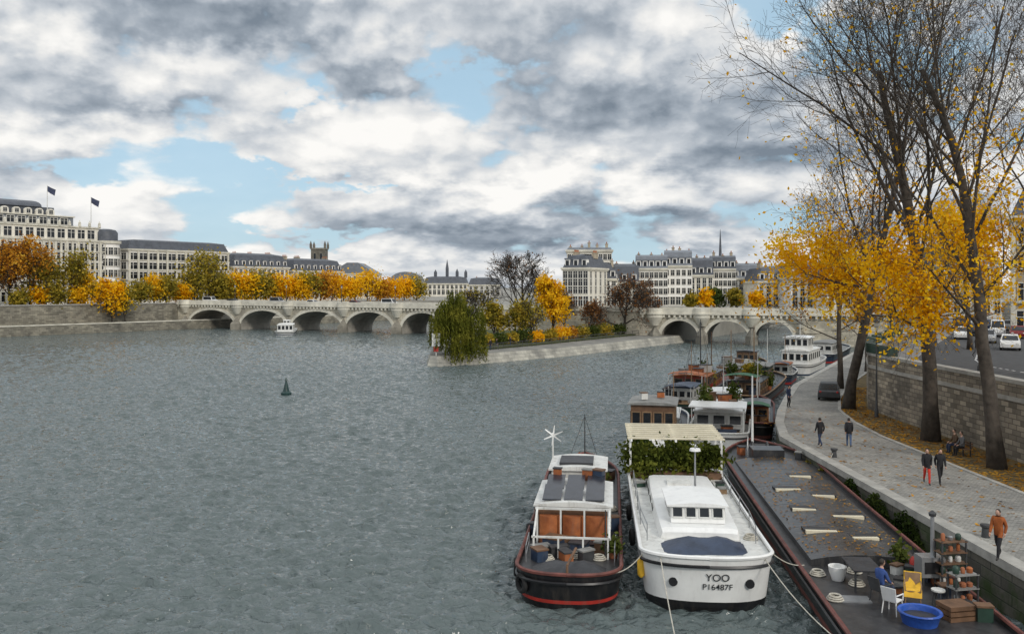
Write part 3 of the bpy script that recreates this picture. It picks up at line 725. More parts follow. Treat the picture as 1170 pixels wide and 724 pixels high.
# ---------------------------------------------------------------- bridge
def bridge(label, A, B, arches, zt0, zt1, zc, width=12):
    L = math.hypot(B[0]-A[0], B[1]-A[1]); rz = math.atan2(B[1]-A[1], B[0]-A[0]); ux, uy = (B[0]-A[0])/L, (B[1]-A[1])/L
    root = thing('stone_bridge', label, 'bridge', (A[0], A[1], 0), rz)
    def lx(px):
        k = (px-CX)/F; return (k*A[1]-A[0])/(ux-k*uy)
    iv = [(lx(a), lx(b)) for a, b in arches]
    def top(x): return zt0+(zt1-zt0)*x/L-1.05
    zs = .9; mb = MB(); cur = 0
    def slab(xa, xb, ba, bb):
        for yy, rev in ((0, 0), (width, 1)):
            f = (0, 1, 2, 3) if not rev else (3, 2, 1, 0)
            mb.add([(xa, yy, ba), (xb, yy, bb), (xb, yy, top(xb)), (xa, yy, top(xa))], [f])
        mb.add([(xa, 0, top(xa)), (xb, 0, top(xb)), (xb, width, top(xb)), (xa, width, top(xa))], [(0, 1, 2, 3)])
    sof = MB()
    for (a, b) in iv:
        slab(cur, a, -2, -2); c = (a+b)/2; r = (b-a)/2; n = 20
        xs = [c-r*math.cos(math.pi*i/n) for i in range(n+1)]; ss = [zs+(zc-zs)*math.sin(math.pi*i/n) for i in range(n+1)]
        for i in range(n):
            slab(xs[i], xs[i+1], ss[i], ss[i+1])
            sof.add([(xs[i], 0, ss[i]), (xs[i+1], 0, ss[i+1]), (xs[i+1], width, ss[i+1]), (xs[i], width, ss[i])], [(3, 2, 1, 0)])
        for xx in (a, b): sof.add([(xx, 0, -2), (xx, width, -2), (xx, width, zs), (xx, 0, zs)], [(0, 1, 2, 3)])
        ring = MB(); vs = []
        for i in range(n+1):
            th = math.pi*i/n
            for rr in (0, .75): vs.append((c-(r+rr)*math.cos(th), -.14, zs+(zc-zs+rr)*math.sin(th)))
        m_ = len(vs); vs += [(v[0], .0, v[2]) for v in vs]
        fs = []
        for i in range(n):
            fs.append((2*i, 2*i+2, 2*i+3, 2*i+1)); fs.append((2*i+1, 2*i+3, m_+2*i+3, m_+2*i+1)); fs.append((2*i, m_+2*i, m_+2*i+2, 2*i+2))
        ring.add(vs, fs); ring.build('arch_ring', M['stone_pale'], root)
        cur = b
    slab(cur, L, -2, -2)
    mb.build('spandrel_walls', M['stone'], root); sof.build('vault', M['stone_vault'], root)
    cn = MB(); k = int(L/1.1)
    def slanted(mb_, y0, y1, dz0, dz1):
        vs = []
        for x_ in (0, L):
            zz = top(x_); vs += [(x_, y0, zz+dz0), (x_, y1, zz+dz0), (x_, y1, zz+dz1), (x_, y0, zz+dz1)]
        mb_.add(vs, [(0, 1, 2, 3), (7, 6, 5, 4), (0, 4, 5, 1), (1, 5, 6, 2), (2, 6, 7, 3), (3, 7, 4, 0)])
    slanted(cn, -.6, -.003, -.25, .05)
    for i in range(k): cn.box(((i+.5)*L/k, -.25, top((i+.5)*L/k)-.55), (.42, .5, .6))
    cn.build('corbelled_cornice', M['stone_pale'], root)
    pp = MB(); slanted(pp, -.5, -.1, .053, 1.05); slanted(pp, width-.5, width-.1, .003, 1.05); pp.build('parapet', M['stone_pale'], root)
    rd = MB(); slanted(rd, .3, width-.8, .004, .06); rd.build('roadway', M['asphalt'], root)
    cents = [((iv[i][1]+iv[i+1][0])/2, iv[i+1][0]-iv[i][1]) for i in range(len(iv)-1)]+[(iv[-1][1]+1.2, 2.4), (iv[0][0]-1.2, 2.4)]
    for x_, wd in cents:
        r = max(1.2, min(1.7, wd*.55))
        pr = MB(); pr.prism([(x_-r, .05), (x_-r, -.6), (x_, -r-1.6), (x_+r, -.6), (x_+r, .05)], -2, 1.7)
        pr.add([(x_-r, .0, 1.7), (x_-r, -.6, 1.7), (x_, -r-1.6, 1.7), (x_+r, -.6, 1.7), (x_+r, 0, 1.7), (x_, -.1, 3.6)], [(0, 1, 5), (1, 2, 5), (2, 3, 5), (3, 4, 5)])
        pr.build('cutwater', M['stone_dark'], root)
        zt = top(x_); bs_ = MB()
        pts = lambda rr: [(x_+rr*math.cos(math.pi+math.pi*i/10), rr*.9*math.sin(math.pi+math.pi*i/10)) for i in range(11)]
        rb_ = 1.75
        bs_.prism(pts(rb_), zt-.8, zt+1.1); bs_.prism(pts(rb_+.25), zt-.2, zt+.12)
        a_, c_ = pts(.7), pts(rb_)
        bs_.add([(p[0], p[1], zt-2.6) for p in a_]+[(p[0], p[1], zt-.8) for p in c_], [(i, i+1, 12+i, 11+i) for i in range(10)])
        bs_.build('bastion', M['stone_pale'], root)
    return root, iv, top
A = (-95, 249); B = (-17, 212.5); C_ = (27, 184); D = (72, 168)
br1, iv1, top1 = bridge('long pale stone bridge with five arches, left of the island', A, B, [(216, 268), (275, 327), (333, 391), (395, 449), (459, 507)], 8.0, 7.6, 5.3)
br2, iv2, top2 = bridge('pale stone bridge arm with three arches, right of the island', C_, D, [(755, 798), (806, 856), (862, 907)], 7.2, 7.2, 4.7)
tw_ = thing('terrace_wall', 'stone terrace wall joining the two bridge arms behind island trees', 'wall')
tm = MB(); tm.prism([B, C_, (C_[0]+.6, C_[1]+.9), (B[0]+.6, B[1]+.9)], -1, 6.4); tm.build('wall', M['stone'], tw_)
tm = MB(); tm.prism([(B[0], B[1]-.2), (C_[0], C_[1]-.2), (C_[0]+.3, C_[1]+.3), (B[0]+.3, B[1]+.3)], 6.41, 7.4); tm.build('parapet', M['stone_pale'], tw_)
ig = MB(); ig.prism([(B[0]+1, B[1]+1.2), (C_[0]+.7, C_[1]+1.2), (42, 196), (62, 230), (95, 290), (12, 344), (-20, 330), (-14, 250)], -1.2, 6.38)
struct(ig.build('island_ground', M['cityground']), 'raised island ground under the houses', 'ground')
def lamp(label, loc, h, group=None, big=1.0):
    r = thing('street_lamp', label, 'street lamp', loc, 0, group)
    p = MB(); p.lathe([(.16*big, 0), (.16*big, .5), (.09*big, .7), (.06*big, h*.5), (.045*big, h-.1)], (0, 0, 0), 8); p.build('post', M['dkmetal'], r, True)
    g_ = MB(); g_.lathe([(.1*big, h-.1), (.22*big, h+.45*big)], (0, 0, 0), 6); g_.build('lantern', M['lampglass'], r)
    c = MB(); c.lathe([(.27*big, h+.45*big), (.2*big, h+.58*big), (.05*big, h+.75*big), (.02*big, h+.95*big)], (0, 0, 0), 6); c.build('lantern_cap', M['dkmetal'], r)
    return r
rzb = br1.rotation_euler.z
for i in range(4):
    xl = (iv1[i][1]+iv1[i+1][0])/2
    lamp('thin lamp post above a pier of the five-arched bridge', (A[0]+xl*math.cos(rzb)+1.0*math.sin(rzb), A[1]+xl*math.sin(rzb)-1.0*math.cos(rzb), top1(xl)+1.08), 3.6, 'lamps on the long bridge')
carcols = [M['white'], M['dkmetal'], mat('silver_car_paint', (.4, .41, .42), .3, .05), M['black'], mat('dark_red_car_paint', (.2, .02, .02), .3, .05), mat('blue_car_paint', (.04, .07, .18), .3, .05)]
for k, (fx, ci, van, lb) in enumerate(((.1, 0, True, 'white van at the left end of the long bridge'), (.2, 3, False, 'black car nearest the left van on the long bridge'), (.38, 2, True, 'silver van over the second and third arches of the long bridge'), (.52, 0, False, 'white car at mid span of the long bridge'),
                                (.68, 4, False, 'dark red car on the right half of the long bridge'), (.8, 0, True, 'white van nearest the island on the long bridge'))):
    L = 86; xl = L*fx
    car(lb, (A[0]+xl*math.cos(rzb)-3.5*math.sin(rzb), A[1]+xl*math.sin(rzb)+3.5*math.cos(rzb), top1(xl)+.06), rzb+math.pi/2, carcols[ci], None, van)

# ---------------------------------------------------------------- island
IR = [(-10.8, 127), (-6, 130.2), (9.6, 146.5), (37, 184)]; IL = [(-12.6, 128.6), (-13.6, 138), (-15.5, 180), (-16.5, 212)]
isl = MB(); base = IR+[(28, 186), (-10, 210)]+IL[::-1]
top_ = [(-10.9, 128.2), (-6.6, 131.2), (8.8, 147.3), (35.8, 184.7), (28, 186.5), (-10, 211), (-15.6, 212), (-14.7, 180), (-12.9, 138.6), (-12.1, 129.5)]
n = len(base); ZI = 1.5
isl.add([(q[0], q[1], -.6) for q in base]+[(q[0], q[1], ZI) for q in top_], [(i, (i+1) % n, n+(i+1) % n, n+i) for i in range(n)]+[tuple(range(n, 2*n))])
struct(isl.build('island_quay', M['stone_quay']), 'low grey stone quay around the island', 'quay')
lawn = MB(); lp = [(-9.3, 137), (-6.5, 138), (4.2, 152), (26, 184), (-11, 207), (-11.8, 180)]; lawn.prism(lp, ZI-.1, ZI+.25)
struct(lawn.build('park_ground', M['grass']), 'planted park ground on the island', 'ground')
fnc = thing('park_fence', 'low dark railing along the island park edge', 'fence')
fm = MB(); fl = [(-6.3, 137.4, ZI), (4.6, 151.6, ZI), (26.6, 183.6, ZI)]
for zz in (.5, 1.0): fm.tube([(p[0], p[1], p[2]+zz) for p in fl], .05, 5)
fm.build('rail', M['dkmetal'], fnc)
pmh = MB().b2(-.04, .04, -.04, .04, 0, 1.0).mesh('post', M['dkmetal'])
for k in range(28):
    f_ = k/27*2; i_ = min(1, int(f_)); put(pmh, fnc, tuple(fl[i_][c]+(fl[i_+1][c]-fl[i_][c])*(f_-i_) for c in range(3)), 0, 'post')
def willow(label, base, R, ht, seed):
    rg = random.Random(seed); r = thing('willow_tree', label, 'tree', base)
    mb = MB(); tips = []
    grow(mb, Vector((0, 0, -.1)), Vector((-.1, -.05, 1)).normalized(), ht*.7, .38, 0, dict(kids=(7, 4), start=.3, ang=(.8, .7), up=(.02, .08, .0), limb=.6, len=.6, wob=.08, seg=(6, 5, 3), minr=.03), tips, rg)
    mb.build('trunk', M['barkdk'], r, 'all')
    P = []
    for k in range(560):
        a = rg.random()*6.283; rr = R*math.sqrt(rg.random())
        lobe = 1+.12*math.sin(3*a+1)+.09*math.sin(5*a)
        zz = (ht-.4)*(1-.42*(rr/R)**2.4)*(.84+.12*math.sin(2.1*rr+2*a)+.1*rg.random())
        x0, y0 = rr*lobe*math.cos(a), rr*lobe*math.sin(a)
        zend = (-1.4+rg.random()*1.6 if x0 > -1.2 else .3+rg.random()*1.8) if rr > R*.5 else 2+rg.random()*3
        zc_ = zz; dx = rg.gauss(0, .14)
        while zc_ > zend:
            kk = (zz-zc_)*.06
            P.append((x0*(1+kk*.2)+dx*kk+rg.gauss(0, .08), y0*(1+kk*.2)+rg.gauss(0, .08), zc_)); zc_ -= .2+.12*rg.random()
    P = np.array(P); leaves('crown', P, .28, M['l_willow'], r, elong=.24, clump=1.3, vert=2.8); return r
willow('drooping yellow-green willow tree on the island tip overhanging the water', (-8.6, 132.2, ZI), 3.9, 9.9, 3)
def itree(px, Y, ytop, **kw):
    kw.setdefault('base', (xat(px, Y), Y, 1.7)); h = zat(ytop, Y)-1.7
    lb = kw.pop('label'); sd_ = kw.pop('seed'); b_ = kw.pop('base'); return tree(lb, b_, h, sd_, **kw)
itree(596, 172, 291, label='tall bare dark tree rising behind the willow', seed=21, tr=.35, kids=(11, 8, 7, 4), start=.25, limb=.6, nleaf=250, lm='l_rust', lsize=.2, minr=.03)
itree(631, 168, 312, label='bright yellow leafed tree in the island park', seed=22, tr=.24, kids=(11, 7, 5), start=.15, limb=.37, nleaf=4200, lm='l_yellow', lsize=.27, jit=.45)
itree(712, 186, 322, label='broad russet half bare tree beside right bridge arm', seed=23, tr=.32, kids=(12, 8, 7, 4), start=.15, ang=(1.15, .8, .8), limb=.75, nleaf=2200, lm='l_rust', lsize=.2, minr=.03)
itree(672, 180, 345, label='small bare brown tree between yellow tree and russet tree', seed=24, tr=.2, kids=(8, 6, 5, 3), start=.2, limb=.6, nleaf=900, lm='l_rust', lsize=.22, minr=.025)
itree(566, 158, 347, label='olive green tree right behind the willow', seed=25, tr=.22, kids=(8, 6, 5), start=.15, limb=.5, nleaf=1900, lm='l_olive', lsize=.25)
itree(588, 160, 350, label='small olive tree left of the yellow tree', seed=26, tr=.2, kids=(8, 6, 4), start=.12, limb=.55, nleaf=1300, lm='l_olive', lsize=.25)
itree(608, 160, 345, label='thin half bare tree with olive leaves left of yellow tree', seed=27, tr=.2, kids=(8, 6, 5, 3), start=.1, limb=.6, nleaf=900, lm='l_olive', lsize=.22, minr=.03)
itree(645, 192, 335, label='bare grey tree behind the yellow tree', seed=28, tr=.25, kids=(8, 6, 5, 3), start=.2, limb=.6, nleaf=500, lm='l_rust', lsize=.24, minr=.035)
itree(548, 178, 330, label='bare brown tree with few leaves just right of the willow top', seed=29, tr=.25, kids=(9, 7, 5, 3), start=.2, limb=.6, nleaf=500, lm='l_olive', lsize=.24, minr=.035)
itree(735, 190, 338, label='small bare brown tree right of the broad russet tree', seed=30, tr=.2, kids=(9, 7, 5, 3), start=.15, limb=.65, nleaf=600, lm='l_rust', lsize=.2, minr=.03)
def bush(label, c, r, n, lm, size=.3, name='shrub', group=None):
    o = thing(name, label, 'shrub', (c[0], c[1], c[2]), 0, group)
    st = MB()
    for k in range(5):
        a = k*1.26; st.tube([(0, 0, -.05), (r[0]*.4*math.cos(a), r[1]*.4*math.sin(a), r[2]*.9)], [.05, .02], 4)
    st.build('stem', M['barkdk'], o)
    v = nr.normal(size=(n, 3)); v /= np.linalg.norm(v, axis=1)[:, None]; v *= (nr.random(n)**.45)[:, None]*(1+.22*np.sin(5*v[:, 0]+3*v[:, 1])[:, None])
    leaves('foliage', v*np.array(r)+np.array((0, 0, r[2]*.95)), size, M[lm], o); return o
sb = [(556, 146, 1.1, 'l_olive'), (570, 149, 1.2, 'l_green'), (584, 151, 1.1, 'l_olive'), (598, 154, 1.4, 'l_green'), (614, 156, 1.1, 'l_gold'), (628, 159, 1.2, 'l_olive'), (641, 163, 1.5, 'l_gold'), (652, 166, 1.2, 'l_orange'), (664, 169, 1.4, 'l_olive'), (678, 173, 1.2, 'l_green'), (692, 177, 1.4, 'l_olive'), (708, 182, 1.2, 'l_green')]
cn_ = dict(l_orange='orange', l_rust='russet', l_olive='olive', l_gold='golden', l_green='green', l_yellow='yellow')
oname = ['first', 'second', 'third', 'fourth', 'fifth', 'sixth', 'seventh', 'eighth', 'ninth', 'tenth', 'eleventh', 'twelfth', 'thirteenth', 'fourteenth', 'fifteenth', 'sixteenth', 'seventeenth', 'eighteenth', 'nineteenth', 'twentieth', 'twenty-first', 'twenty-second', 'twenty-third']
for i, (px, Y, r, lm) in enumerate(sb):
    bush(f'low {cn_[lm]} shrub, {oname[i]} from left along the island park edge', (xat(px, Y), Y+1.5, 1.7), (r*1.5, r*1.1, r), 700, lm, .2)
sg = thing('navigation_sign', 'white board with red square standing on the island tip', 'sign', (-11.2, 129.2, ZI))
MB().tube([(0, 0, 0), (0, 0, 3)], .09, 6).build('post', M['offwhite'], sg)
MB().b2(-.6, .6, -.16, -.1, 1.4, 3.3).build('board', M['white'], sg)
MB().b2(-.34, .34, -.2, -.163, .6, 1.3).build('red_panel', M['red'], sg)
for k, (px, Y) in enumerate(((560, 139), (567, 141), (583, 146.5), (735, 183.5), (660, 168))):
    person('distant person in dark clothes walking on the island quay', (xat(px, Y), Y+1.2, ZI), (k*1.3) % 6, 'c_black', ('c_navy', 'c_grey')[k % 2], 'walk', 1.74, 'walkers on the island quay')

# ---------------------------------------------------------------- island and far houses
zi = 6.3
building('pale stone corner block with slate roof and chimneys on the island', (xat(643, 222), 222), (xat(672, 219), 219), 14, zi, 9.8, 5, 4, 'fac1', 'slate', 3.0, (1.1, 1.7), chim=2, dorm=3, side='right', sidebays=4)
ch = [(648, 699, 240, 281, 'fac1', 'tall plain pale stone house with flat top and chimneys behind the corner block'),
      (676, 705, 232, 301, 'fac2', 'narrow white house right of the corner block'),
      (697, 730, 238, 303, 'fac1', 'cream stone house left of the white island houses'),
      (726, 763, 240, 292, 'fac2', 'white six storey island house with slate mansard, left one'),
      (759, 791, 244, 287, 'fac2', 'white island house with tall chimneys, middle of the row'),
      (788, 815, 247, 296, 'fac1', 'cream island house right of the tall chimneys'),
      (811, 841, 250, 293, 'fac2', 'white island house near the spire'),
      (837, 870, 253, 302, 'fac2', 'white island house at the right end of the row')]
for i, (a, b, Y, yt, fm, lb) in enumerate(ch):
    hw_ = zat(yt, Y)-zi-(1.5 if i == 0 else 3.9+.5*(i % 3)); dx_ = xat(b, Y)-xat(a, Y); dY = -(.08+.02*i)*dx_
    building(lb, (xat(a, Y), Y), (xat(b, Y+dY), Y+dY), 15, zi, hw_, max(4, int((b-a)/(5+i % 3))), max(4, int(hw_/2.5)), fm, ('slate2', 'slate', 'slate', 'slate2')[i % 4], .6 if i == 0 else 3.2+.5*(i % 3), (.95, 1.5), chim=(5, 2, 2, 3, 4, 2, 3, 3)[i], dorm=0 if i == 0 else max(3, int((b-a)/(7+i % 3))), gf=3, side='left' if i < 2 else None, sidebays=4, hip=(i < 2))
building('long row of slate roofed houses behind the white island houses', (xat(690, 285), 285), (xat(880, 268), 268), 14, zi, zat(308, 280)-zi-4, 24, 4, 'fac1', 'slate', 4, (1, 1.6), chim=9, dorm=12)
Y = 330; X0 = xat(823, Y)
chp = thing('chapel', 'slender dark pointed spire rising above the island houses', 'church', (X0, Y, ZL))
MB().b2(-4, 4, -4, 8, 0, 9).build('wall', M['fac3'], chp)
rb = MB(); rb.yprism([(-4.4, 9), (4.4, 9), (0, 13)], -4, 8); rb.build('roof', M['slate'], chp)
sp = MB(); zz = zat(262, Y)-ZL; sp.lathe([(.8, 11), (.8, 15.5), (1.1, 15.7), (.6, 16.6), (.25, zz-3), (.06, zz)], (0, 0, 0), 8); sp.build('spire', M['slate'], chp)
for a, b, Y, yt, fm, lb in ((866, 907, 235, 308, 'fac1', 'cream house behind the golden trees, left one'), (904, 947, 225, 303, 'fac2', 'white house behind the golden trees'), (945, 992, 215, 300, 'fac1', 'pale house with slate roof behind the golden trees, right one')):
    building(lb, (xat(a, Y), Y), (xat(b, Y), Y), 15, 6, zat(yt, Y)-6-3.5, 5, 4, fm, 'slate', 3.5, (1, 1.7), chim=2, dorm=4)
for a, b, Y, yt, fm, lb in ((1030, 1075, 200, 300, 'fac1', 'cream street house far down the upper road'), (1076, 1145, 190, 286, 'fac3', 'grey street house behind the upper road cars'),):
    building(lb, (xat(a, Y), Y), (xat(b, Y), Y), 15, 5.5, zat(yt, Y)-5.5-3.5, 6, 5, fm, 'slate', 3.5, (1, 1.7), chim=2, dorm=4)
building('large warm stone public building at right edge beyond the upper road', (65.5, 115), (65.5+34*.87, 115-17), 26, 5.5, 15, 11, 4, 'fac4', 'slate', 3.5, (1.3, 2.2), bands=(4, 8.4), chim=2, dorm=8, pil=11)

# ---------------------------------------------------------------- left bank trees
lt = [(-6, 276, 'l_orange', 13, 2200), (12, 284, 'l_rust', 15, 2000), (34, 276, 'l_orange', 14, 2400), (52, 296, 'l_olive', 13, 1900), (78, 290, 'l_olive', 13, 2200), (97, 314, 'l_yellow', 14, 1500), (128, 322, 'l_gold', 5, 1900), (143, 328, 'l_olive', 5, 1500), (160, 324, 'l_olive', 13, 1700), (176, 318, 'l_yellow', 13, 1900), (190, 320, 'l_olive', 12, 1700), (208, 328, 'l_gold', 13, 1500),
      (22, 336, 'l_olive', 11, 1000), (44, 332, 'l_gold', 11, 1000), (66, 330, 'l_olive', 11, 1000), (88, 332, 'l_yellow', 11, 1000), (112, 328, 'l_olive', 11, 1000)]
lt.sort(key=lambda q: q[0])
for i, (px, yt, lm, nn, nl) in enumerate(lt):
    tt = fline(px, nn); p = E(tt, nn); zb = ZL if nn > 8 else 2.3
    tree(f'{cn_[lm]} leafed tree, {oname[i]} from the left on the far left bank', (p[0], p[1], zb), zat(yt, p[1])-zb, 100+i, tr=.3 if nn > 8 else .2, kids=(9, 6, 5), start=.12, limb=.56, nleaf=nl, lm=lm, lsize=.34, jit=.9, minr=.04)
k = 0
for px in (222, 238, 249, 260, 271, 282, 293, 304, 315, 327, 340, 353, 366, 379, 392, 406, 420, 434, 448, 462, 476):
    nn = 14; tt = fline(px, nn); p = E(tt, nn); Y = p[1]
    yt = 297 if px == 238 else 316+rng.random()*9+(px-228)*.012
    lm = ['l_yellow', 'l_olive', 'l_gold', 'l_olive', 'l_yellow', 'l_gold', 'l_olive', 'l_orange'][(k*3+k//4) % 8]
    if px in (222, 238): lm = 'l_olive'
    tree(f'{cn_[lm]} leafed street tree, {oname[k]} from the left behind the long bridge', (p[0], p[1], ZL), zat(yt, Y)-ZL, 140+k, tr=.22, kids=(8, 5, 4), start=.08, limb=.8, nleaf=1400, lm=lm, lsize=.42, jit=1.5, minr=.05); k += 1
for i, px in enumerate((790, 806, 822, 842, 862)):
    Y = 215; tree(f'{("olive", "golden", "green", "olive", "golden")[i]} tree, {oname[i]} from left above the right bridge arm', (xat(px, Y), Y, 6), zat((338, 334, 330, 333, 336)[i], Y)-6, 170+i, tr=.2, kids=(8, 5, 4), start=.12, limb=.6, nleaf=1000, lm=('l_olive', 'l_gold', 'l_green', 'l_olive', 'l_gold')[i], lsize=.38, minr=.04)

# ---------------------------------------------------------------- right quay and street
Q = [(17.5, 5), (17.5, 30), (17.5, 57), (19, 63), (21, 69), (24, 77), (28, 87), (37.5, 105), (48, 125), (75, 175)]
Pp = [(24, 5), (24, 30), (24, 57), (24.6, 63), (25.8, 69), (28.4, 76), (33, 86), (42.5, 103.5), (54, 124), (81, 174)]
W = [(28.2, 5), (28.2, 30), (28.2, 57), (28.2, 64), (28.5, 70), (31.2, 77), (36.5, 86.5), (46, 102.5), (57.5, 122.5), (85, 172)]
ZQ = 1.9; ZS = 5.5
def strip(a, b, za, zb=None, mb=None):
    zb = za if zb is None else zb; mb = mb or MB(); n = len(a)
    mb.add([(p[0], p[1], za) for p in a]+[(p[0], p[1], zb) for p in b], [(i, n+i, n+i+1, i+1) for i in range(n-1)]); return mb
def offs(a, dd):
    out = []
    for i, p in enumerate(a):
        q = a[min(i+1, len(a)-1)]; r = a[max(i-1, 0)]; tx, ty = q[0]-r[0], q[1]-r[1]; l = math.hypot(tx, ty); out.append((p[0]+ty/l*dd, p[1]-tx/l*dd))
    return out
struct(strip(Q, Pp, ZQ).build('quay_path', M['cobble']), 'cobbled riverside quay path', 'path')
struct(strip(Pp, W, ZQ+.004).build('earth_strip', M['earth']), 'leaf strewn earth strip beside the cobbled path', 'ground')
kb = MB(); a_, b_ = offs(Pp, -.1), offs(Pp, .14); strip(a_, b_, ZQ+.06, None, kb); strip(a_, a_, ZQ-.1, ZQ+.06, kb); strip(b_, b_, ZQ-.1, ZQ+.06, kb)
struct(kb.build('kerb', M['coping']), 'stone kerb between path and earth strip', 'kerb')
qw = MB(); strip(Q, Q, ZQ-.3, -2, qw); struct(qw.build('quay_wall', M['quaywall']), 'mossy dark stone wall of the riverside quay', 'wall')
qc = MB(); a_, b_ = offs(Q, -.06), offs(Q, .55); strip(a_, b_, ZQ+.03, None, qc); strip(a_, a_, ZQ-.3, ZQ+.03, qc); strip(b_, b_, ZQ-.05, ZQ+.03, qc); strip(a_, Q, ZQ-.3, None, qc)
struct(qc.build('quay_edge', M['coping']), 'pale stone edge of the riverside quay', 'kerb')
rw = thing('retaining_wall', 'tall rubble stone retaining wall between quay path and upper road', 'wall')
mb_ = MB(); W1 = offs(W, .5); strip(W, W, ZQ-.2, 6.2, mb_); strip(W1, W1, ZQ-.2, 6.2, mb_); mb_.build('wall', M['wall'], rw)
mb_ = MB(); a_, b_ = offs(W, -.1), offs(W, .6); strip(a_, b_, 6.42, None, mb_); strip(a_, a_, 6.2, 6.42, mb_); strip(b_, b_, 6.2, 6.42, mb_); strip(a_, b_, 6.2, None, mb_); mb_.build('coping', M['coping'], rw)
mb_ = MB(); a_ = offs(W, -.07); strip(a_, a_, 5.2, 5.45, mb_); strip(a_, W, 5.45, None, mb_); strip(a_, W, 5.2, None, mb_); mb_.build('string_course', M['coping'], rw)
W2, W3, W4 = offs(W, 4), offs(W, 13), offs(W, 18)
struct(strip(W1, W2, ZS+.13).build('pavement', M['paving']), 'upper pavement behind the parapet', 'pavement')
struct(strip(W2, W2, ZS, ZS+.13).build('pavement_kerb', M['coping']), 'kerb of the upper pavement', 'kerb')
W5 = [(400, p[1]) for p in W]
struct(strip(W2, W3, ZS).build('road', M['asphalt']), 'asphalt upper riverside road', 'road')
struct(strip(W3, W5, ZS+.12).build('far_pavement', M['paving']), 'pavement and plots beyond the upper road', 'pavement')
ml = MB(); m0, m1 = offs(W, 8.4), offs(W, 8.55)
for i in range(len(W)-1):
    for k in range(0, 10, 2):
        q = [tuple(m[i][c]+(m[i+1][c]-m[i][c])*f for c in (0, 1)) for m, f in ((m0, k/10), (m1, k/10), (m1, (k+1)/10), (m0, (k+1)/10))]
        ml.add([(p[0], p[1], ZS+.004) for p in q], [(0, 1, 2, 3)])
struct(ml.build('road_marking', M['white']), 'broken white centre line of the upper road', 'road marking')
bx = MB(); bx.b2(-1, 1, -.35, .35, 0, .55); bx.xprism([(-.38, .55), (.38, .55), (.36, .75), (-.36, .62)], -1.02, 1.02)
bxm = bx.mesh('body', M['green']); bhm = MB().b2(-.3, .3, -.4, -.36, .3, .36).mesh('handle', M['dkmetal'])
for i in range(10):
    f = i/9; k = 3.4+f*3.2; j = int(k); p = (W[j][0]+(W[j+1][0]-W[j][0])*(k-j), W[j][1]+(W[j+1][1]-W[j][1])*(k-j)); dr = math.atan2(W[j+1][1]-W[j][1], W[j+1][0]-W[j][0])
    o = thing('bookseller_box', 'dark green bookseller box on top of the parapet of the upper road', 'box', (p[0]+.2, p[1], 6.42), dr, 'bookseller boxes on the parapet'); put(bxm, o, name='body'); put(bhm, o, name='handle')
for (px, py, ci, van, lb) in ((1154, 399, 0, 0, 'white car nearest on the upper road at right edge'), (1128, 391, 2, 0, 'silver car on the upper road left of the nearest white car'), (1112, 383, 3, 0, 'black car on the upper road behind the silver car'),
        (1140, 384, 0, 1, 'white van on the upper road, farther back'), (1124, 376, 5, 0, 'dark blue car far down the upper road'), (1163, 386, 4, 0, 'dark red car at far right of the upper road'), (1106, 373, 0, 0, 'small white car farthest down the upper road'),
        (1100, 387, 0, 0, 'white car by the bookseller boxes on the upper road'), (1150, 377, 2, 0, 'silver car behind the white van on the upper road'), (1096, 378, 3, 1, 'black van by the far bookseller boxes')):
    car(lb, (*at(px, py, ZS), ZS), -.5, carcols[ci], None, bool(van))
car('small dark car parked on the quay path under the trees', (27.7, 76.5, ZQ), math.pi-.35, carcols[1])
lamp('slim lamp post on the quay beside the retaining wall', (27.2, 65.3, ZQ), 6.6)
lamp('ornate lantern lamp post on the upper pavement behind the right trunks', (33.2, 62, ZS), 6.0, None, 1.5)
lamp('lamp post on the upper pavement beyond the bookseller boxes', (44.5, 92, ZS+.1), 5.5, None, 1.2)
BK = dict(bark='bark', start=.28, wob=.05, ang=(.54, .6, .66, .72), up=(.02, .09, .07, .05, .02), limb=.6, ln=.56, minr=.0085, kids=(16, 8, 7, 5), seg=(10, 6, 4, 3, 2), low=3, thin=.37)
BS = dict(BK); BS.update(kids=(12, 7, 6, 4), minr=.013, low=2)
tree('big leaning bare topped tree with golden leaves, nearest trunk on the quay', (26, 46.9, ZQ), 29, 301, tr=.4, nleaf=5200, lm='l_gold', lsize=.11, zone=(13, 7), jit=.42, lean=(.02, .03), rest=.1, **BK)
tree('big forked tree with dense golden leaves, second trunk from right', (26.5, 55.4, ZQ), 30, 302, tr=.48, nleaf=12500, lm='l_gold', lsize=.122, zone=(12.5, 6.5), jit=.58, lean=(-.07, .0), rest=.06, pexp=1.8, **BK)
tree('tall tree with golden lower leaves, third trunk beside the quay lamp', (26.9, 70, ZQ), 28, 303, tr=.42, nleaf=3400, lm='l_gold', lsize=.13, zone=(12, 5.5), jit=.55, rest=.1, **BK)
tree('golden and russet tree behind the parked dark car', (31.5, 84, ZQ), 20, 304, tr=.28, nleaf=1500, lm='l_orange', lsize=.15, zone=(11, 5), jit=.55, rest=.12, **BS)
tree('dull golden tree beyond the parked dark car, next to the white boat', (41, 101, ZQ), 17, 305, tr=.26, nleaf=1200, lm='l_gold', lsize=.17, zone=(10.5, 4.5), jit=.5, rest=.12, **BS)
tree('rust coloured tree farthest along the right quay', (54, 124, ZQ), 16, 306, tr=.26, nleaf=1600, lm='l_orange', lsize=.22, zone=(9, 6), jit=.6, **BS)
tree('yellow leafed street tree on the upper pavement behind bookseller boxes', (45, 86, ZS), 14, 307, tr=.26, nleaf=2400, lm='l_gold', lsize=.16, zone=(8, 5), jit=.5, **BS)
tree('bare street tree on the upper pavement at right edge', (36, 60, ZS), 25, 308, tr=.3, nleaf=1800, lm='l_gold', lsize=.12, zone=(11, 7), jit=.45, rest=.12, **BS)
n = 5000
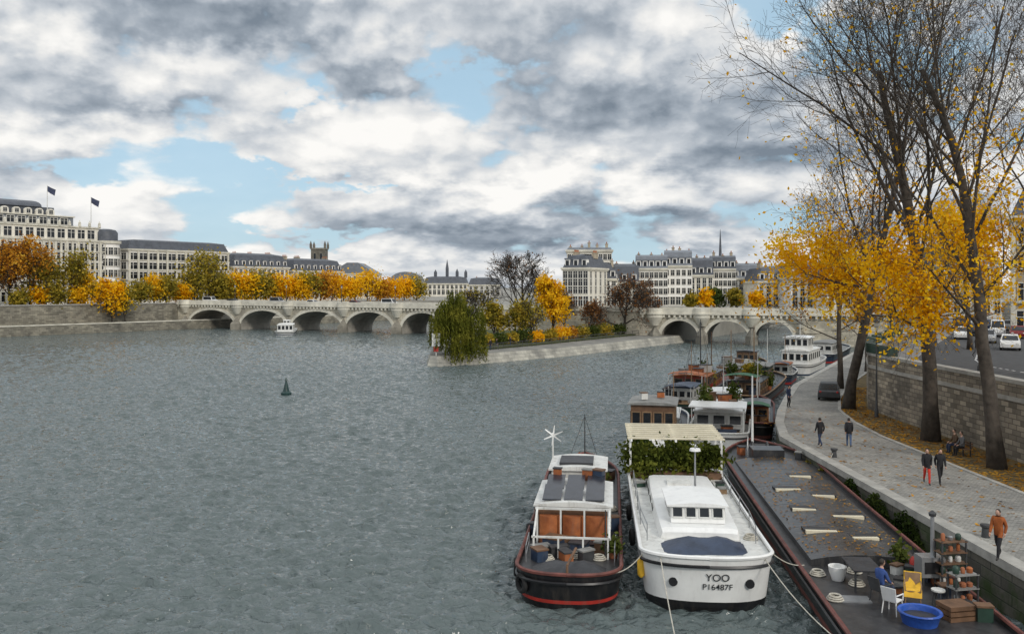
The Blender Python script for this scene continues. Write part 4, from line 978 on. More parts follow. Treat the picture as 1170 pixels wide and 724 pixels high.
yy = 30+nr.random(n)**1.2*55; i_ = np.interp(yy, [p[1] for p in Pp], [p[0] for p in Pp]); j_ = np.interp(yy, [p[1] for p in W], [p[0] for p in W])
P = np.stack([i_+(j_-i_)*(nr.random(n)*.9+.03), yy, np.full(n, ZQ+.03)], 1)
P2 = np.stack([17.9+nr.random(450)*6, 30+nr.random(450)*40, np.full(450, ZQ+.02)], 1)
tag(leaves('fallen_leaves', np.vstack([P, P2]), .1, M['l_litter'], None, .15), 'yellow fallen leaves on the quay under the trees', 'leaves', None, 'stuff')
v = nr.random((1500, 3)); P = np.stack([17.46-.22*v[:, 0], 37+9*v[:, 1], .5+1.3*v[:, 2]*np.abs(np.sin(v[:, 1]*9))], 1)
tag(leaves('ivy', P, .1, M['l_green']), 'green ivy hanging on the dark quay wall', 'plant')
v = nr.random((900, 3)); P = np.stack([17.46-.2*v[:, 0], 46+8*v[:, 1], .3+1.2*v[:, 2]*np.abs(np.sin(v[:, 1]*12))], 1)
tag(leaves('ivy', P, .1, M['l_olive']), 'yellowish ivy on the quay wall further along', 'plant')
person('person in rust orange jacket and black trousers walking on quay, nearest', (*at(1141, 638, ZQ), ZQ), -.9, 'c_orange', 'c_black', 'walk', 1.76, coat=1)
person('person in black jacket and red trousers walking', (*at(1059, 553, ZQ), ZQ), -.3, 'c_black', 'c_red', 'walk', 1.74, coat=1)
person('person all in black walking beside the red trousers', (*at(1074, 553, ZQ), ZQ), -.15, 'c_black', 'c_black', 'walk', 1.72, ph=-1, coat=1)
person('person in black jacket and jeans walking away near kerb', (*at(970, 511, ZQ), ZQ), math.pi-.3, 'c_black', 'c_jeans', 'walk', 1.76, coat=1)
person('person in dark coat on the middle of the path, left of the jeans walker', (*at(937, 510, ZQ), ZQ), math.pi+.2, 'c_black', 'c_navy', 'walk', 1.74, ph=-1, coat=1)
person('person in dark clothes standing at the quay edge, farthest walker', (*at(901, 465, ZQ), ZQ), .6, 'c_navy', 'c_black', 'stand', 1.74, coat=1)
person('person in black on the upper pavement by the boxes', (*at(1116, 408, ZS+.13), ZS+.13), .4, 'c_black', 'c_grey', 'walk', 1.75, coat=1)
bn = thing('bench', 'dark slatted bench on the earth strip between two trunks', 'bench', (26.0, 50.8, ZQ), -math.pi/2)
s_ = MB(); [s_.b2(-.9, .9, -.22+k*.15, -.1+k*.15, .42, .46) for k in range(3)]; s_.build('seat', M['brown'], bn)
s_ = MB(); [s_.b2(-.9, .9, .24, .28, .55+k*.15, .66+k*.15) for k in range(2)]; s_.build('backrest', M['brown'], bn)
for sx in (-.7, .7):
    for sy in (-.18, .24): MB().b2(sx-.03, sx+.03, sy-.03, sy+.03, 0, .42 if sy < 0 else .85).build('leg', M['dkmetal'], bn)
person('person in grey coat sitting on the bench, nearer one', (25.95, 50.4, ZQ-.02), -math.pi/2, 'c_grey', 'c_black', 'sit', 1.7)
person('person in brown jacket sitting on the bench, farther one', (25.95, 51.2, ZQ-.02), -math.pi/2, 'c_brown', 'c_navy', 'sit', 1.7)

# ---------------------------------------------------------------- boats
class Hull:
    def __init__(s, label, stern, bow, Wd, zt, s_=1.4, b_=4.0, hm='hullblack', stripe='red', dm='deck', upper=None, sheer=.5, name='barge', rail='black', group=None, cat='boat', zdeck=None, zb=.4, lo=.93, za=None):
        s.L = math.hypot(bow[0]-stern[0], bow[1]-stern[1]); s.W = Wd; s.s = s_; s.b = b_; s.sh = sheer
        rz = math.atan2(bow[1]-stern[1], bow[0]-stern[0])-math.pi/2
        za = zb*.4 if za is None else za
        s.r = thing(name, label, cat, (stern[0], stern[1], 0), rz, group); s.zt = zt
        s.ring_part('hull_bottom', -.8, za, lo-.1, lo-.01, hm); s.ring_part('waterline_stripe', za, zb, lo-.01, lo, stripe)
        s.ring_part('hull', zb, zt, lo, 1.0, upper or hm)
        zd = zdeck if zdeck is not None else zt-.25; s.zd = zd
        o = s.outline(.985); d_ = MB(); n = len(o)//2
        R_ = o[:n]; L_ = o[n:][::-1]
        d_.add([(p[0], p[1], zd+s.shr(p[1])) for p in R_]+[(p[0], p[1], zd+s.shr(p[1])) for p in L_], [(i, i+1, n+i+1, n+i) for i in range(n-1)]); d_.build('deck', M[dm], s.r)
        rl = MB(); q = [(p[0], p[1], zt+s.shr(p[1])) for p in s.outline(1.0)]; rl.tube(q+[q[0]], .075, 6); rl.build('gunwale', M[rail], s.r, True)
        q = [(p[0], p[1], zt-.32+s.shr(p[1])) for p in s.outline(1.004)]; rl = MB(); rl.tube(q+[q[0]], .06, 5); rl.build('rubbing_strake', M['black' if rail != 'black' else 'dkmetal'], s.r, True)
    def half(s, y):
        w = s.W/2
        if y < s.s: w *= math.sqrt(max(0, 1-((s.s-y)/s.s)**2))**.8
        if y > s.L-s.b: w *= max(0, 1-((y-s.L+s.b)/s.b)**2.2)
        return w
    def shr(s, y):
        k = (y/s.L-.4)/.6; k2 = max(0, k) if k > 0 else k*.9
        return s.sh*k2*k2
    def outline(s, sc_):
        ys = [s.s*(1-math.cos(math.pi/2*i/8)) for i in range(9)]+[s.s+(s.L-s.b-s.s)*i/6 for i in range(1, 7)]+[s.L-s.b+s.b*math.sin(math.pi/2*i/9) for i in range(1, 10)]
        sy = 1-(1-sc_)*.35
        f = lambda y: (y-s.L/2)*sy+s.L/2
        return [(s.half(y)*sc_, f(y)) for y in ys]+[(-s.half(y)*sc_, f(y)) for y in ys[::-1]]
    def ring_part(s, nm, z0, z1, s0, s1, m):
        a, b = s.outline(s0), s.outline(s1); n = len(a); mb = MB()
        mb.add([(p[0], p[1], z0+(s.shr(p[1]) if z0 > .5 else 0)) for p in a]+[(p[0], p[1], z1+(s.shr(p[1]) if z1 > .5 else 0)) for p in b], [(i, (i+1) % n, n+(i+1) % n, n+i) for i in range(n)])
        return mb.build(nm, M[m], s.r, True)
    def cabin(s, x0, x1, y0, y1, z0, z1, wm, rm, nb=2, ns=3, wh=.5, over=.12, rt=.1, slope=0, nm='cabin', fr=None, roof='roof'):
        c = MB(); w = (x1-x0)
        vs = [(x0, y0, z0), (x1, y0, z0), (x1, y1, z0), (x0, y1, z0), (x0, y0+slope, z1), (x1, y0+slope, z1), (x1, y1, z1), (x0, y1, z1)]
        c.add(vs, [(3, 2, 1, 0), (4, 5, 6, 7), (0, 1, 5, 4), (1, 2, 6, 5), (2, 3, 7, 6), (3, 0, 4, 7)]); cb = c.build(nm, M[wm], s.r)
        r = MB()
        k = 8; ca = min(.16, w*.05)
        poly = [(x0-over, z1+.003), (x1+over, z1+.003)]+[(x1+over-(w+2*over)*i/k, z1+rt+ca*math.sin(math.pi*i/k)) for i in range(k+1)]
        r.yprism(poly, y0+slope-over, y1+over); r.build(roof, M[rm], s.r)
        if nb:
            ww = w/nb*.68; wmh = winmesh(ww, wh, None, M[fr] if fr else M['offwhite'], .04, False)
            for i in range(nb):
                zz = z0+(z1-z0)*.6-wh*.42
                o = put(wmh, s.r, (x0+(i+.5)*w/nb, y0+slope*(zz-z0)/(z1-z0)-.005, zz), 0, 'window')
                if slope: o.rotation_euler = (-math.atan2(slope, z1-z0), 0, 0)
        if ns:
            ll = y1-y0-slope; ww = ll/ns*.6; wmh = winmesh(ww, wh, None, M[fr] if fr else M['offwhite'], .04, False)
            for i in range(ns):
                zz = z0+(z1-z0)*.6-wh*.42
                put(wmh, s.r, (x0, y0+slope+(i+.5)*ll/ns, zz), -math.pi/2, 'window'); put(wmh, s.r, (x1, y0+slope+(i+.5)*ll/ns, zz), math.pi/2, 'window')
        return cb
    def part(s, nm, mb, m, smooth=False): return mb.build(nm, M[m] if isinstance(m, str) else m, s.r, smooth)
    def wpt(s, x, y, z=0):
        a = s.r.rotation_euler.z; return (s.r.location.x+x*math.cos(a)-y*math.sin(a), s.r.location.y+x*math.sin(a)+y*math.cos(a), z)
    def railing(s, pts, h, n=2, m='offwhite', r=.022):
        mb = MB()
        for k in range(n): mb.tube([(p[0], p[1], p[2]+h*(k+1)/n) for p in pts], r, 5)
        for p in pts: mb.tube([p, (p[0], p[1], p[2]+h)], r, 5)
        return s.part('railing', mb, m)
    def mast(s, x, y, z0, z1, m='offwhite', r=.06, rig=None):
        o = s.part('mast', MB().tube([(x, y, z0), (x, y, z1)], [r, r*.5], 7), m)
        if rig:
            mb = MB()
            for (rx, ry) in rig: mb.tube([(x, y, z1-.1), (rx, ry, z0)], .018, 4)
            s.part('rigging', mb, 'dkmetal')
        return o
    def canopy(s, x0, x1, y0, y1, z, m, posts=True):
        mb = MB(); k = 8
        for i in range(k):
            a0, a1 = i/k, (i+1)/k; za = z+.22*math.sin(math.pi*a0); zb = z+.22*math.sin(math.pi*a1); xa, xb = x0+(x1-x0)*a0, x0+(x1-x0)*a1
            mb.add([(xa, y0, za), (xb, y0, zb), (xb, y1, zb), (xa, y1, za), (xa, y0, za+.04), (xb, y0, zb+.04), (xb, y1, zb+.04), (xa, y1, za+.04)], [(3, 2, 1, 0), (4, 5, 6, 7), (0, 1, 5, 4), (2, 3, 7, 6)])
        s.part('awning', mb, m)
        for sx in (x0+.05, x1-.05):
            for y_ in (y0+.1, y1-.1): s.part('awning_post', MB().b2(sx-.03, sx+.03, y_-.03, y_+.03, s.zd, z), 'offwhite')
def tyre_fender(label, p, group, rz=0):
    mb = MB(); pts = [(.0, .28*math.cos(a), .28*math.sin(a)) for a in [2*math.pi*i/14 for i in range(15)]]
    mb.tube(pts, .1, 7, cap=False); return tag(mb.build('tyre_fender', M['rubber'], None, True, p, rz), label, 'fender', group)
def plant(label, p, r, h, lm, n=220, size=.1, pot='terracotta', group=None):
    o = thing('potted_plant', label, 'plant', p, 0, group)
    MB().lathe([(r*.55, 0), (r*.75, r*.9), (r*.8, r*.9)], (0, 0, 0), 10).build('pot', M[pot], o, True)
    v = nr.normal(size=(n, 3))*np.array((r*.6, r*.6, h*.3))+np.array((0, 0, r*.9+h*.45)); v[:, 2] = np.maximum(v[:, 2], r*.9)
    leaves('foliage', v, size, M[lm], o); return o
crg = random.Random(77)
def clutter(h, nm, pts, z=None, big=1.0):
    for i, (x_, y_) in enumerate(pts):
        z_ = (h.zd+h.shr(y_) if z is None else z)
        p = h.wpt(x_, y_, z_); k = i % 4
        if k == 3:
            o = thing('rope_coil', f'coil of rope lying in the deck clutter of the {nm}', 'rope', p, 0, f'rope coils on the {nm}')
            mb = MB()
            for q in range(3): mb.tube([((.26-.04*q)*math.cos(a), (.26-.04*q)*math.sin(a), .04+.06*q) for a in [2*math.pi*j/12 for j in range(13)]], .035, 5)
            mb.build('coil', M['rope'], o, True); continue
        w_, d_2, h2 = (.35+.45*crg.random())*big, (.3+.4*crg.random())*big, (.25+.4*crg.random())*big
        o = thing('storage_box', f'small storage box in the deck clutter of the {nm}', 'box', p, crg.random()*1.2-.6, f'deck boxes on the {nm}')
        MB().b2(-w_/2, w_/2, -d_2/2, d_2/2, 0, h2).build('body', M[crg.choice(['brown', 'dkmetal', 'offwhite', 'tan', 'green', 'deck2', 'rust', 'hullblue'])], o)
        MB().b2(-w_/2-.03, w_/2+.03, -d_2/2-.03, d_2/2+.03, h2, h2+.06).build('lid', M[crg.choice(['brown', 'dkmetal', 'deck2', 'tarp'])], o)

# --- boat A: black barge with rust panels
NA = 'leftmost barge'
a = Hull('black barge with thin red waterline, rust panels and solar panels, leftmost boat', (1.95, 31.2), (4.4, 52.5), 3.9, 1.15, 1.5, 4.5, 'hullblack', 'red', 'deck', sheer=.55, rail='gunwale', zb=.36, za=.22, lo=.95)
zd = a.zd
def heap(h, nm, x0, x1, y0, y1, z, ht, m):
    mb = MB(); nx, ny = 9, 7; vs = []
    for j in range(ny+1):
        for i in range(nx+1):
            u, v_ = i/nx, j/ny; ed = min(1, 3.2*min(u, 1-u))*min(1, 3.2*min(v_, 1-v_))
            vs.append((x0+(x1-x0)*u, y0+(y1-y0)*v_, z+ht*ed*(.75+.2*math.sin(7*u+3*v_)+.15*math.sin(11*v_+5*u))))
    mb.add(vs, [(j*(nx+1)+i, j*(nx+1)+i+1, (j+1)*(nx+1)+i+1, (j+1)*(nx+1)+i) for j in range(ny) for i in range(nx)]); return h.part(nm, mb, m, 'all')
heap(a, 'tarpaulin', -1.6, 1.6, .6, 2.4, zd+.02, .62, 'tarp')
a.cabin(-1.5, 1.5, 5.2, 9.6, zd, 2.5, 'brown', 'offwhite', 0, 4, .55, .15, .06)
for i in range(3):
    x_ = -.96+i*.96; r_ = MB(); k_n = 6
    pts_ = [(x_-.43+.86*q/k_n, 5.02-.22*math.sin(math.pi*q/k_n)) for q in range(k_n+1)]
    poly_ = [(x_-.43, 5.197)]+pts_+[(x_+.43, 5.197)]
    r_.prism(poly_, zd+.1, 2.15); a.part('rust_panel', r_, 'rust', True)
for y_ in (3.1, 4.75):
    for i in range(4): a.part('post', MB().b2(-1.5+i*.97, -1.43+i*.97, y_, y_+.07, zd, 2.45 if y_ > 4 else 1.75), 'offwhite')
    a.part('beam', MB().b2(-1.55, 1.56, y_, y_+.08, 2.45 if y_ > 4 else 1.75, 2.54 if y_ > 4 else 1.82), 'offwhite')
for sx in (-1.5, 1.46): a.part('side_beam', MB().add([(sx, 3.1, 1.75), (sx+.08, 3.1, 1.75), (sx+.08, 4.85, 2.45), (sx, 4.85, 2.45), (sx, 3.1, 1.83), (sx+.08, 3.1, 1.83), (sx+.08, 4.85, 2.54), (sx, 4.85, 2.54)], [(3, 2, 1, 0), (4, 5, 6, 7), (0, 1, 5, 4), (1, 2, 6, 5), (2, 3, 7, 6), (3, 0, 4, 7)]), 'offwhite')
for i in range(3):
    for j in range(2):
        sp = MB(); y0 = 5.4+j*2.05; x0 = -1.3+i*.9
        sp.add([(x0, y0, 2.74), (x0+.78, y0, 2.74), (x0+.78, y0+1.7, 2.98), (x0, y0+1.7, 2.98), (x0, y0, 2.69), (x0+.78, y0, 2.69), (x0+.78, y0+1.7, 2.93), (x0, y0+1.7, 2.93)], [(0, 1, 2, 3), (7, 6, 5, 4), (0, 4, 5, 1), (1, 5, 6, 2), (2, 6, 7, 3), (3, 7, 4, 0)])
        a.part('solar_panel', sp, 'solar')
a.cabin(-1.25, 1.25, 10.2, 13.2, zd, 2.95, 'offwhite', 'offwhite', 3, 3, .6, .14, .08, fr='brown')
a.part('roof_hatch', MB().b2(-.9, .7, 10.6, 12.4, 3.1, 3.24), 'tarp')
a.cabin(-1.0, 1.0, 13.9, 15.6, zd, 2.1, 'rust', 'deck2', 2, 1, .4)
tb = thing('wind_turbine', 'small white wind turbine on a pole at left barge', 'wind turbine', a.wpt(-1.35, 12.6, zd))
MB().tube([(0, 0, 0), (0, 0, 3.3)], [.05, .04], 7).build('pole', M['offwhite'], tb); MB().ell((0, -.12, 3.35), (.08, .3, .08), 8, 6).build('hub', M['white'], tb, True)
for k in range(6):
    an = .4+k*2*math.pi/6; dx, dz = math.cos(an), math.sin(an)
    MB().add([(-dz*.045, -.42, 3.35+dx*.045), (dz*.045, -.4, 3.35-dx*.045), (dx*.5+dz*.02, -.4, 3.35+dz*.5-dx*.02), (dx*.5-dz*.02, -.42, 3.35+dz*.5+dx*.02)], [(0, 1, 2, 3)]).build('blade', M['white'], tb)
a.mast(.1, 17.2, zd, 4.6, 'dkmetal', .05, [(-1.2, 17.5), (1.2, 17.5), (0, 20.3)])
a.mast(1.35, 3.2, zd, 2.9, 'dkmetal', .04)
a.railing([(-1.7, 2.4, zd), (-1.75, 4.2, zd)], .75, 2, 'metal'); a.railing([(1.7, 2.4, zd), (1.75, 4.2, zd)], .75, 2, 'metal')
a.part('tiller', MB().tube([(0, .25, zd+.2), (0, .3, zd+.7), (.25, 1.9, zd+.85)], .05, 6), 'brown')
for i, (x_, y_, lm) in enumerate(((-.8, 16.6, 'l_green'), (.6, 16.3, 'l_flower'), (1.1, 14.9, 'l_green'), (.0, 18.4, 'l_flower'), (-1.3, 9.9, 'l_olive'), (1.65, 3.4, 'l_green'))):
    plant(('green potted plant on the bow left of the red flowers, leftmost barge', 'pot of red flowers on the leftmost barge bow', 'green potted plant right of the rust cabin, leftmost barge', 'pot of red flowers at bow tip of the leftmost barge', 'olive potted plant at left of solar panels', 'green potted plant at right rail of leftmost barge stern')[i], a.wpt(x_, y_, zd+a.shr(y_)), .28, .6, lm)
clutter(a, NA, [(-1.2, 3.5), (1.25, 3.9), (-.2, 2.95), (1.1, 3.1), (-1.65, 6.5), (1.65, 7.6), (-1.65, 9), (1.6, 11), (-1.5, 14.3), (1.4, 16.8), (.3, 3.8), (.9, 17.6), (-1.0, 17.8), (.6, 2.9), (-.7, 4.2), (-.9, 2.8), (.9, 4.4), (-.1, 4.4), (-1.2, 2.7), (.2, 3.3), (-.5, 3.5)])
clutter(a, NA, [(-.9, 9.2), (.5, 9.3), (1.0, 9.2)], 2.72, .8)
def chair(label, p, rz, m='white', group=None):
    o = thing('chair', label, 'chair', p, rz, group)
    s1 = MB(); s1.b2(-.22, .22, -.22, .22, .42, .45); s1.build('seat', M[m], o)
    s1 = MB(); s1.add([(-.22, .2, .45), (.22, .2, .45), (.24, .32, .9), (-.24, .32, .9), (-.22, .24, .45), (.22, .24, .45), (.24, .36, .9), (-.24, .36, .9)], [(0, 1, 2, 3), (7, 6, 5, 4), (0, 4, 5, 1), (1, 5, 6, 2), (2, 6, 7, 3), (3, 7, 4, 0)]); s1.build('backrest', M[m], o)
    for sx in (-1, 1):
        for sy in (-1, 1): MB().tube([(sx*.2, sy*.2, .43), (sx*.24, sy*.25, 0)], .02, 5).build('leg', M[m], o)
        MB().tube([(sx*.24, .26, .66), (sx*.25, -.2, .64), (sx*.23, -.22, .43)], .022, 5).build('armrest', M[m], o)
    return o
for i, (x_, y_) in enumerate(((-1.62, .75), (-2.02, 2.6), (-2.02, 7.5))): tyre_fender(('black tyre fender at the stern corner of the leftmost barge', 'black tyre fender on left side of the leftmost barge', 'black tyre fender amidships on the left side of leftmost barge')[i], a.wpt(x_-.08, y_, .75), None, .5 if i == 0 else 0)

# --- boat B: white YOO
b = Hull('white motor barge with dark lettering on its stern and leafy pergola', (7.0, 31.0), (9.35, 54.5), 4.75, 1.9, 1.15, 4.0, 'hullblack', 'hullblack', 'offwhite', upper='white', sheer=.3, rail='white', zdeck=1.78, zb=.35, lo=.93)
zd = b.zd
def text_on_stern(txt, size, xc, zc, nm):
    cu = bpy.data.curves.new('t', 'FONT'); cu.body = txt; cu.size = size; cu.align_x = 'CENTER'; cu.align_y = 'CENTER'; cu.offset = size*.004
    ob = bpy.data.objects.new('t', cu); col.objects.link(ob); dg = bpy.context.evaluated_depsgraph_get(); dg.update()
    me = bpy.data.meshes.new_from_object(ob.evaluated_get(dg)); bpy.data.objects.remove(ob)
    for v in me.vertices:
        x_, z_ = v.co.x+xc, v.co.y+zc; k = (z_-.35)/(1.9-.35); s_ = .93+.07*k
        hx = min(.99, abs(x_)/(b.W/2*s_)); yy = b.s*(1-math.sqrt(1-hx**(2/.8)))
        sy = 1-(1-s_)*.35; yy = (yy-b.L/2)*sy+b.L/2
        v.co = (x_, yy-.03, z_)
    me.materials.clear(); me.materials.append(M['black']); put(me, b.r, (0, 0, 0), 0, nm)
text_on_stern('YOO', .38, .3, 1.28, 'name_lettering'); text_on_stern('P16487F', .31, .3, .93, 'registration_lettering')
for sx in (-1, 1):
    p_ = MB(); p_.lathe([(.16, -.03), (.16, .3)], (sx*1.35+.1, .29, 1.05), 14, axis='y'); b.part('porthole', p_, 'black')
heap(b, 'tarpaulin', -1.65, 1.65, .65, 2.9, zd+.02, .6, 'tarpblue')
def shell(h, nm, secs, z0, m):
    mb = MB(); out = []
    for (y_, w_, hh_) in secs:
        out.append([(-w_, y_, z0), (-w_*.98, y_, z0+hh_*.55), (-w_*.95, y_, z0+hh_*.88), (-w_*.8, y_, z0+hh_*.98), (0, y_, z0+hh_), (w_*.8, y_, z0+hh_*.98), (w_*.95, y_, z0+hh_*.88), (w_*.98, y_, z0+hh_*.55), (w_, y_, z0)])
    mb.loft(out); return h.part(nm, mb, m, True)
shell(b, 'coach_roof', [(3.0, 1.5, .3), (3.15, 1.55, .46), (6.5, 1.6, .52), (9.5, 1.6, .52), (12.6, 1.5, .48), (13.2, 1.4, .3)], zd, 'white')
b.cabin(-1.05, 1.05, 3.7, 6.6, zd+.48, zd+1.1, 'white', 'white', 4, 3, .34, .16, .06, slope=.2, nm='wheelhouse')
for sx in (-1, 1):
    for k in range(4):
        y_ = 6.8+k*1.5; mb = MB(); mb.b2(sx*1.585-.02, sx*1.585+.02, y_, y_+.8, zd+.14, zd+.3); b.part('side_window', mb, 'glass')
b.part('hatch', MB().b2(-.5, .5, 7.6, 9.0, zd+.5, zd+.6), 'glass'); b.part('hatch', MB().b2(-.7, .4, 10.2, 11.2, zd+.5, zd+.6), 'offwhite'); b.part('hatch', MB().b2(1.0, 1.35, 7.0, 9.6, zd+.48, zd+.55), 'tarp')
b.mast(.25, 7.1, zd+.5, 4.7, 'metal', .06); b.part('radar_bar', MB().tube([(.25, 7.1, 4.5), (.25, 7.1, 4.6)], [.25, .22], 10), 'white')
b.railing([(-2.05, 2.6, zd), (-2.2, 5, zd), (-2.2, 7.5, zd), (-2.2, 10, zd), (-2.2, 12.5, zd)], .7, 2, 'metal', .02); b.railing([(2.05, 2.6, zd), (2.2, 5, zd), (2.2, 7.5, zd), (2.2, 10, zd), (2.2, 12.5, zd)], .7, 2, 'metal', .02)
for x_, y_ in ((-2.3, 13.9), (2.3, 13.9), (-2.3, 16.2), (2.3, 16.2), (-2.2, 18.4), (2.2, 18.4)): b.part('pergola_post', MB().b2(x_-.05, x_+.05, y_-.05, y_+.05, zd, 3.7), 'white')
for x_ in (-2.25, 0, 2.25): b.part('pergola_beam', MB().b2(x_-.05, x_+.05, 13.7, 18.6, 3.7, 3.82), 'white')
sl_ = MB()
for k in range(8): sl_.b2(-2.45, 2.45, 13.75+k*.66, 13.93+k*.66, 3.823, 3.9)
b.part('pergola_slats', sl_, 'cream')
hd = thing('hedge', 'loose green leafy planting under the slatted pergola of the white barge', 'hedge', b.wpt(0, 14.1, zd), b.r.rotation_euler.z)
MB().b2(-2.3, 2.3, -.3, .3, 0, .35).build('planter', M['brown'], hd)
cl_ = [(crg.uniform(-2.2, 2.2), crg.uniform(-.4, .5), crg.uniform(.35, 1.5), crg.uniform(.3, .6)) for _ in range(26)]
Pn = []
for (cx_, cy_, cz_, cr_) in cl_: Pn.append(nr.normal(size=(170, 3))*np.array((cr_*.75, cr_*.6, cr_*.65))+np.array((cx_, cy_, cz_)))
Pn = np.vstack(Pn); Pn = Pn[Pn[:, 2] > .05]; leaves('foliage', Pn, .115, M['l_hedge'], hd, clump=3)
hd = thing('hedge', 'leafy shrubs inside the pergola behind the front planting', 'hedge', b.wpt(0, 17.2, zd), b.r.rotation_euler.z)
MB().b2(-2.0, 2.0, -.3, .3, 0, .35).build('planter', M['brown'], hd)
n = 2600; v = nr.random((n, 3)); P = np.stack([(v[:, 0]-.5)*4.2, (v[:, 1]-.5)*2.2, .2+v[:, 2]*(1.1+.4*np.sin(v[:, 0]*13))], 1); leaves('foliage', P, .12, M['l_green'], hd, clump=3)
clutter(b, 'white motor barge', [(-1.9, 12.0), (1.95, 11.0), (2.0, 12.2), (1.95, 3.2)], None, .7)
fe = MB(); fe.lathe([(.05, -.4), (.14, -.3), (.15, .25), (.05, .4)], (0, 0, 0), 10); tag(fe.build('fender', M['yellow'], None, True, b.wpt(-2.35, 1.1, 1.3)), 'yellow fender hanging at left of the white stern', 'fender')
for i, y_ in enumerate((6, 10)): tyre_fender(('tyre fender between the two left boats, nearer one', 'tyre fender between the two left boats, farther one')[i], b.wpt(-2.5, y_, 1.0), None)

# --- barge C
c = Hull('long dark barge moored along the quay with leaf strewn low roof', (11.55, 16.5), (15.75, 57.5), 5.1, 1.35, 1.5, 6.5, 'hullblack', 'gunwale', 'deck', sheer=.3, rail='gunwale', zdeck=1.15)
zd = c.zd
rf = MB(); k = 12; y0, y1 = 16.2, 35.2; RW = 2.0; RC = .22; RZ = 1.4
rz_ = lambda x_: RZ+RC*(1-(x_/RW)**2)
poly = [(-RW, zd), (RW, zd)]+[(RW-2*RW*i/k, rz_(RW-2*RW*i/k)) for i in range(k+1)]
rf.yprism(poly, y0, y1); c.part('hatch_roof', rf, 'hatch', True)
for i in range(1, 5):
    yy = y0+i*(y1-y0)/5+.4; rr = MB(); pl = [(-RW+2*RW*q/k, rz_(-RW+2*RW*q/k)) for q in range(k+1)]; rr.tube([(p[0], yy, p[1]-.008) for p in pl], .018, 4); c.part('roof_seam', rr, 'dkmetal')
for (x_, y_, ww_, sk_) in ((-.85, 19.4, .62, .0), (.65, 18.5, .5, .1), (-.75, 22.9, .5, -.1), (.9, 21.9, .65, .05), (-.65, 26.8, .6, .08), (.75, 25.6, .5, -.05), (.6, 29.9, .55, .05)):
    z_ = rz_(x_)
    sk = MB(); sk.box((x_, y_, z_-.02), (2*ww_, .2, .16), sk_); c.part('skylight', sk, 'cream')
    sk = MB(); sk.box((x_+.05, y_+.44, z_-.035), (2*ww_+.15, .6, .13), sk_); c.part('skylight_flap', sk, 'tarp')
n = 850; v = nr.random((n, 2)); xs = (v[:, 0]-.5)*3.9; ys = y0+v[:, 1]*(y1-y0); zs_ = RZ+RC*(1-(xs/RW)**2)+.025
ca, sa = math.cos(c.r.rotation_euler.z), math.sin(c.r.rotation_euler.z)
P = np.stack([c.r.location.x+xs*ca-ys*sa, c.r.location.y+xs*sa+ys*ca, zs_], 1)
tag(leaves('fallen_leaves', P, .06, M['l_litter'], None, .1), 'orange fallen leaves scattered on the dark barge roof', 'leaves', None, 'stuff')
c.part('companionway', MB().b2(-.9, .9, 35.3, 36.8, zd, 2.0), 'hatch')
c.part('windlass', MB().lathe([(.3, -.5), (.3, -.4), (.14, -.38), (.14, .38), (.3, .4), (.3, .5)], (0, 38.3, zd+.55), 10, axis='x'), 'dkmetal', True)
c.mast(-.3, 39.2, zd, 6.0, 'white', .09)
c.railing([(-1.0, 36.6, zd+.1), (-.8, 38, zd+.15), (-.5, 39.6, zd+.2)], .7)
for i, yy in enumerate((8, 12)): c.part('floor_hatch', MB().b2(-1.9, -.9, yy+.4, yy+1.0, zd+.004, zd+.05), 'metal')
clutter(c, 'long dark barge', [(1.9, 36.2), (-1.3, 37.2), (.9, 37.4), (-2.0, 15.2), (2.0, 14.6), (1.6, 13.0), (2.1, 11.2), (-2.05, 12.6), (.9, 15.6), (1.4, 15.5), (.2, 13.6), (-.6, 15.6), (1.7, 15.0), (.7, 14.4), (1.2, 12.0), (-.9, 14.2), (1.9, 12.2)], None, .75)
def onC(px, py, z_=None):
    z_ = zd if z_ is None else z_; X, Y = at(px, py, z_); return (X, Y, z_)
p1 = onC(1020, 700); chair('white plastic chair beside the person in blue on the dark barge', p1, 2.3)
p2 = onC(1006, 688); person('person in blue sweater sitting on a dark barge deck chair', (p2[0], p2[1], zd-.02), 2.0, 'c_blue', 'c_navy', 'sit', 1.72)
chair('dark folding chair under the person in blue', (p2[0]-.0, p2[1], zd), 2.0, 'dkmetal')
p3 = onC(1043, 688); chair('wooden chair draped with yellow cloth on the dark barge', p3, -.4, 'tan')
yc = MB(); vs = []
for i in range(7):
    for j in range(4): vs.append((-.27+j*.18, [.42, .4, .36, .2, .0, -.2, -.27][i]+.02*math.sin(j*3+i), [.35, .6, .93, .5, .48, .47, .25][i]))
yc.add(vs, [(i*4+j, i*4+j+1, i*4+j+5, i*4+j+4) for i in range(6) for j in range(3)]); tag(yc.build('cloth', M['yellow'], None, 'all', p3, -.4), 'yellow cloth draped over the wooden chair', 'cloth')
p4 = onC(985, 668); tbm = thing('table', 'dark deck table left of the person in blue', 'table', p4, -.1)
MB().b2(-.5, .5, -.8, .8, .7, .75).build('tabletop', M['tarp'], tbm)
for sx in (-.42, .42):
    for sy in (-.7, .7): MB().b2(sx-.03, sx+.03, sy-.03, sy+.03, 0, .7).build('leg', M['dkmetal'], tbm)
p5 = onC(957, 662); o = thing('planter_pot', 'white round pot standing at the barge roof end', 'pot', p5); MB().lathe([(.2, 0), (.3, .3), (.33, .5), (.27, .5), (.25, .2)], (0, 0, 0), 12).build('pot', M['white'], o, True)
p6 = onC(1062, 668); st = thing('stove', 'metal barrel stove with tall pipe on barge deck', 'stove', p6)
MB().b2(-.4, .4, -.3, .3, .35, 1.05).build('firebox', M['metal'], st); MB().b2(-.3, .3, -.33, -.303, .5, .9).build('door', M['black'], st)
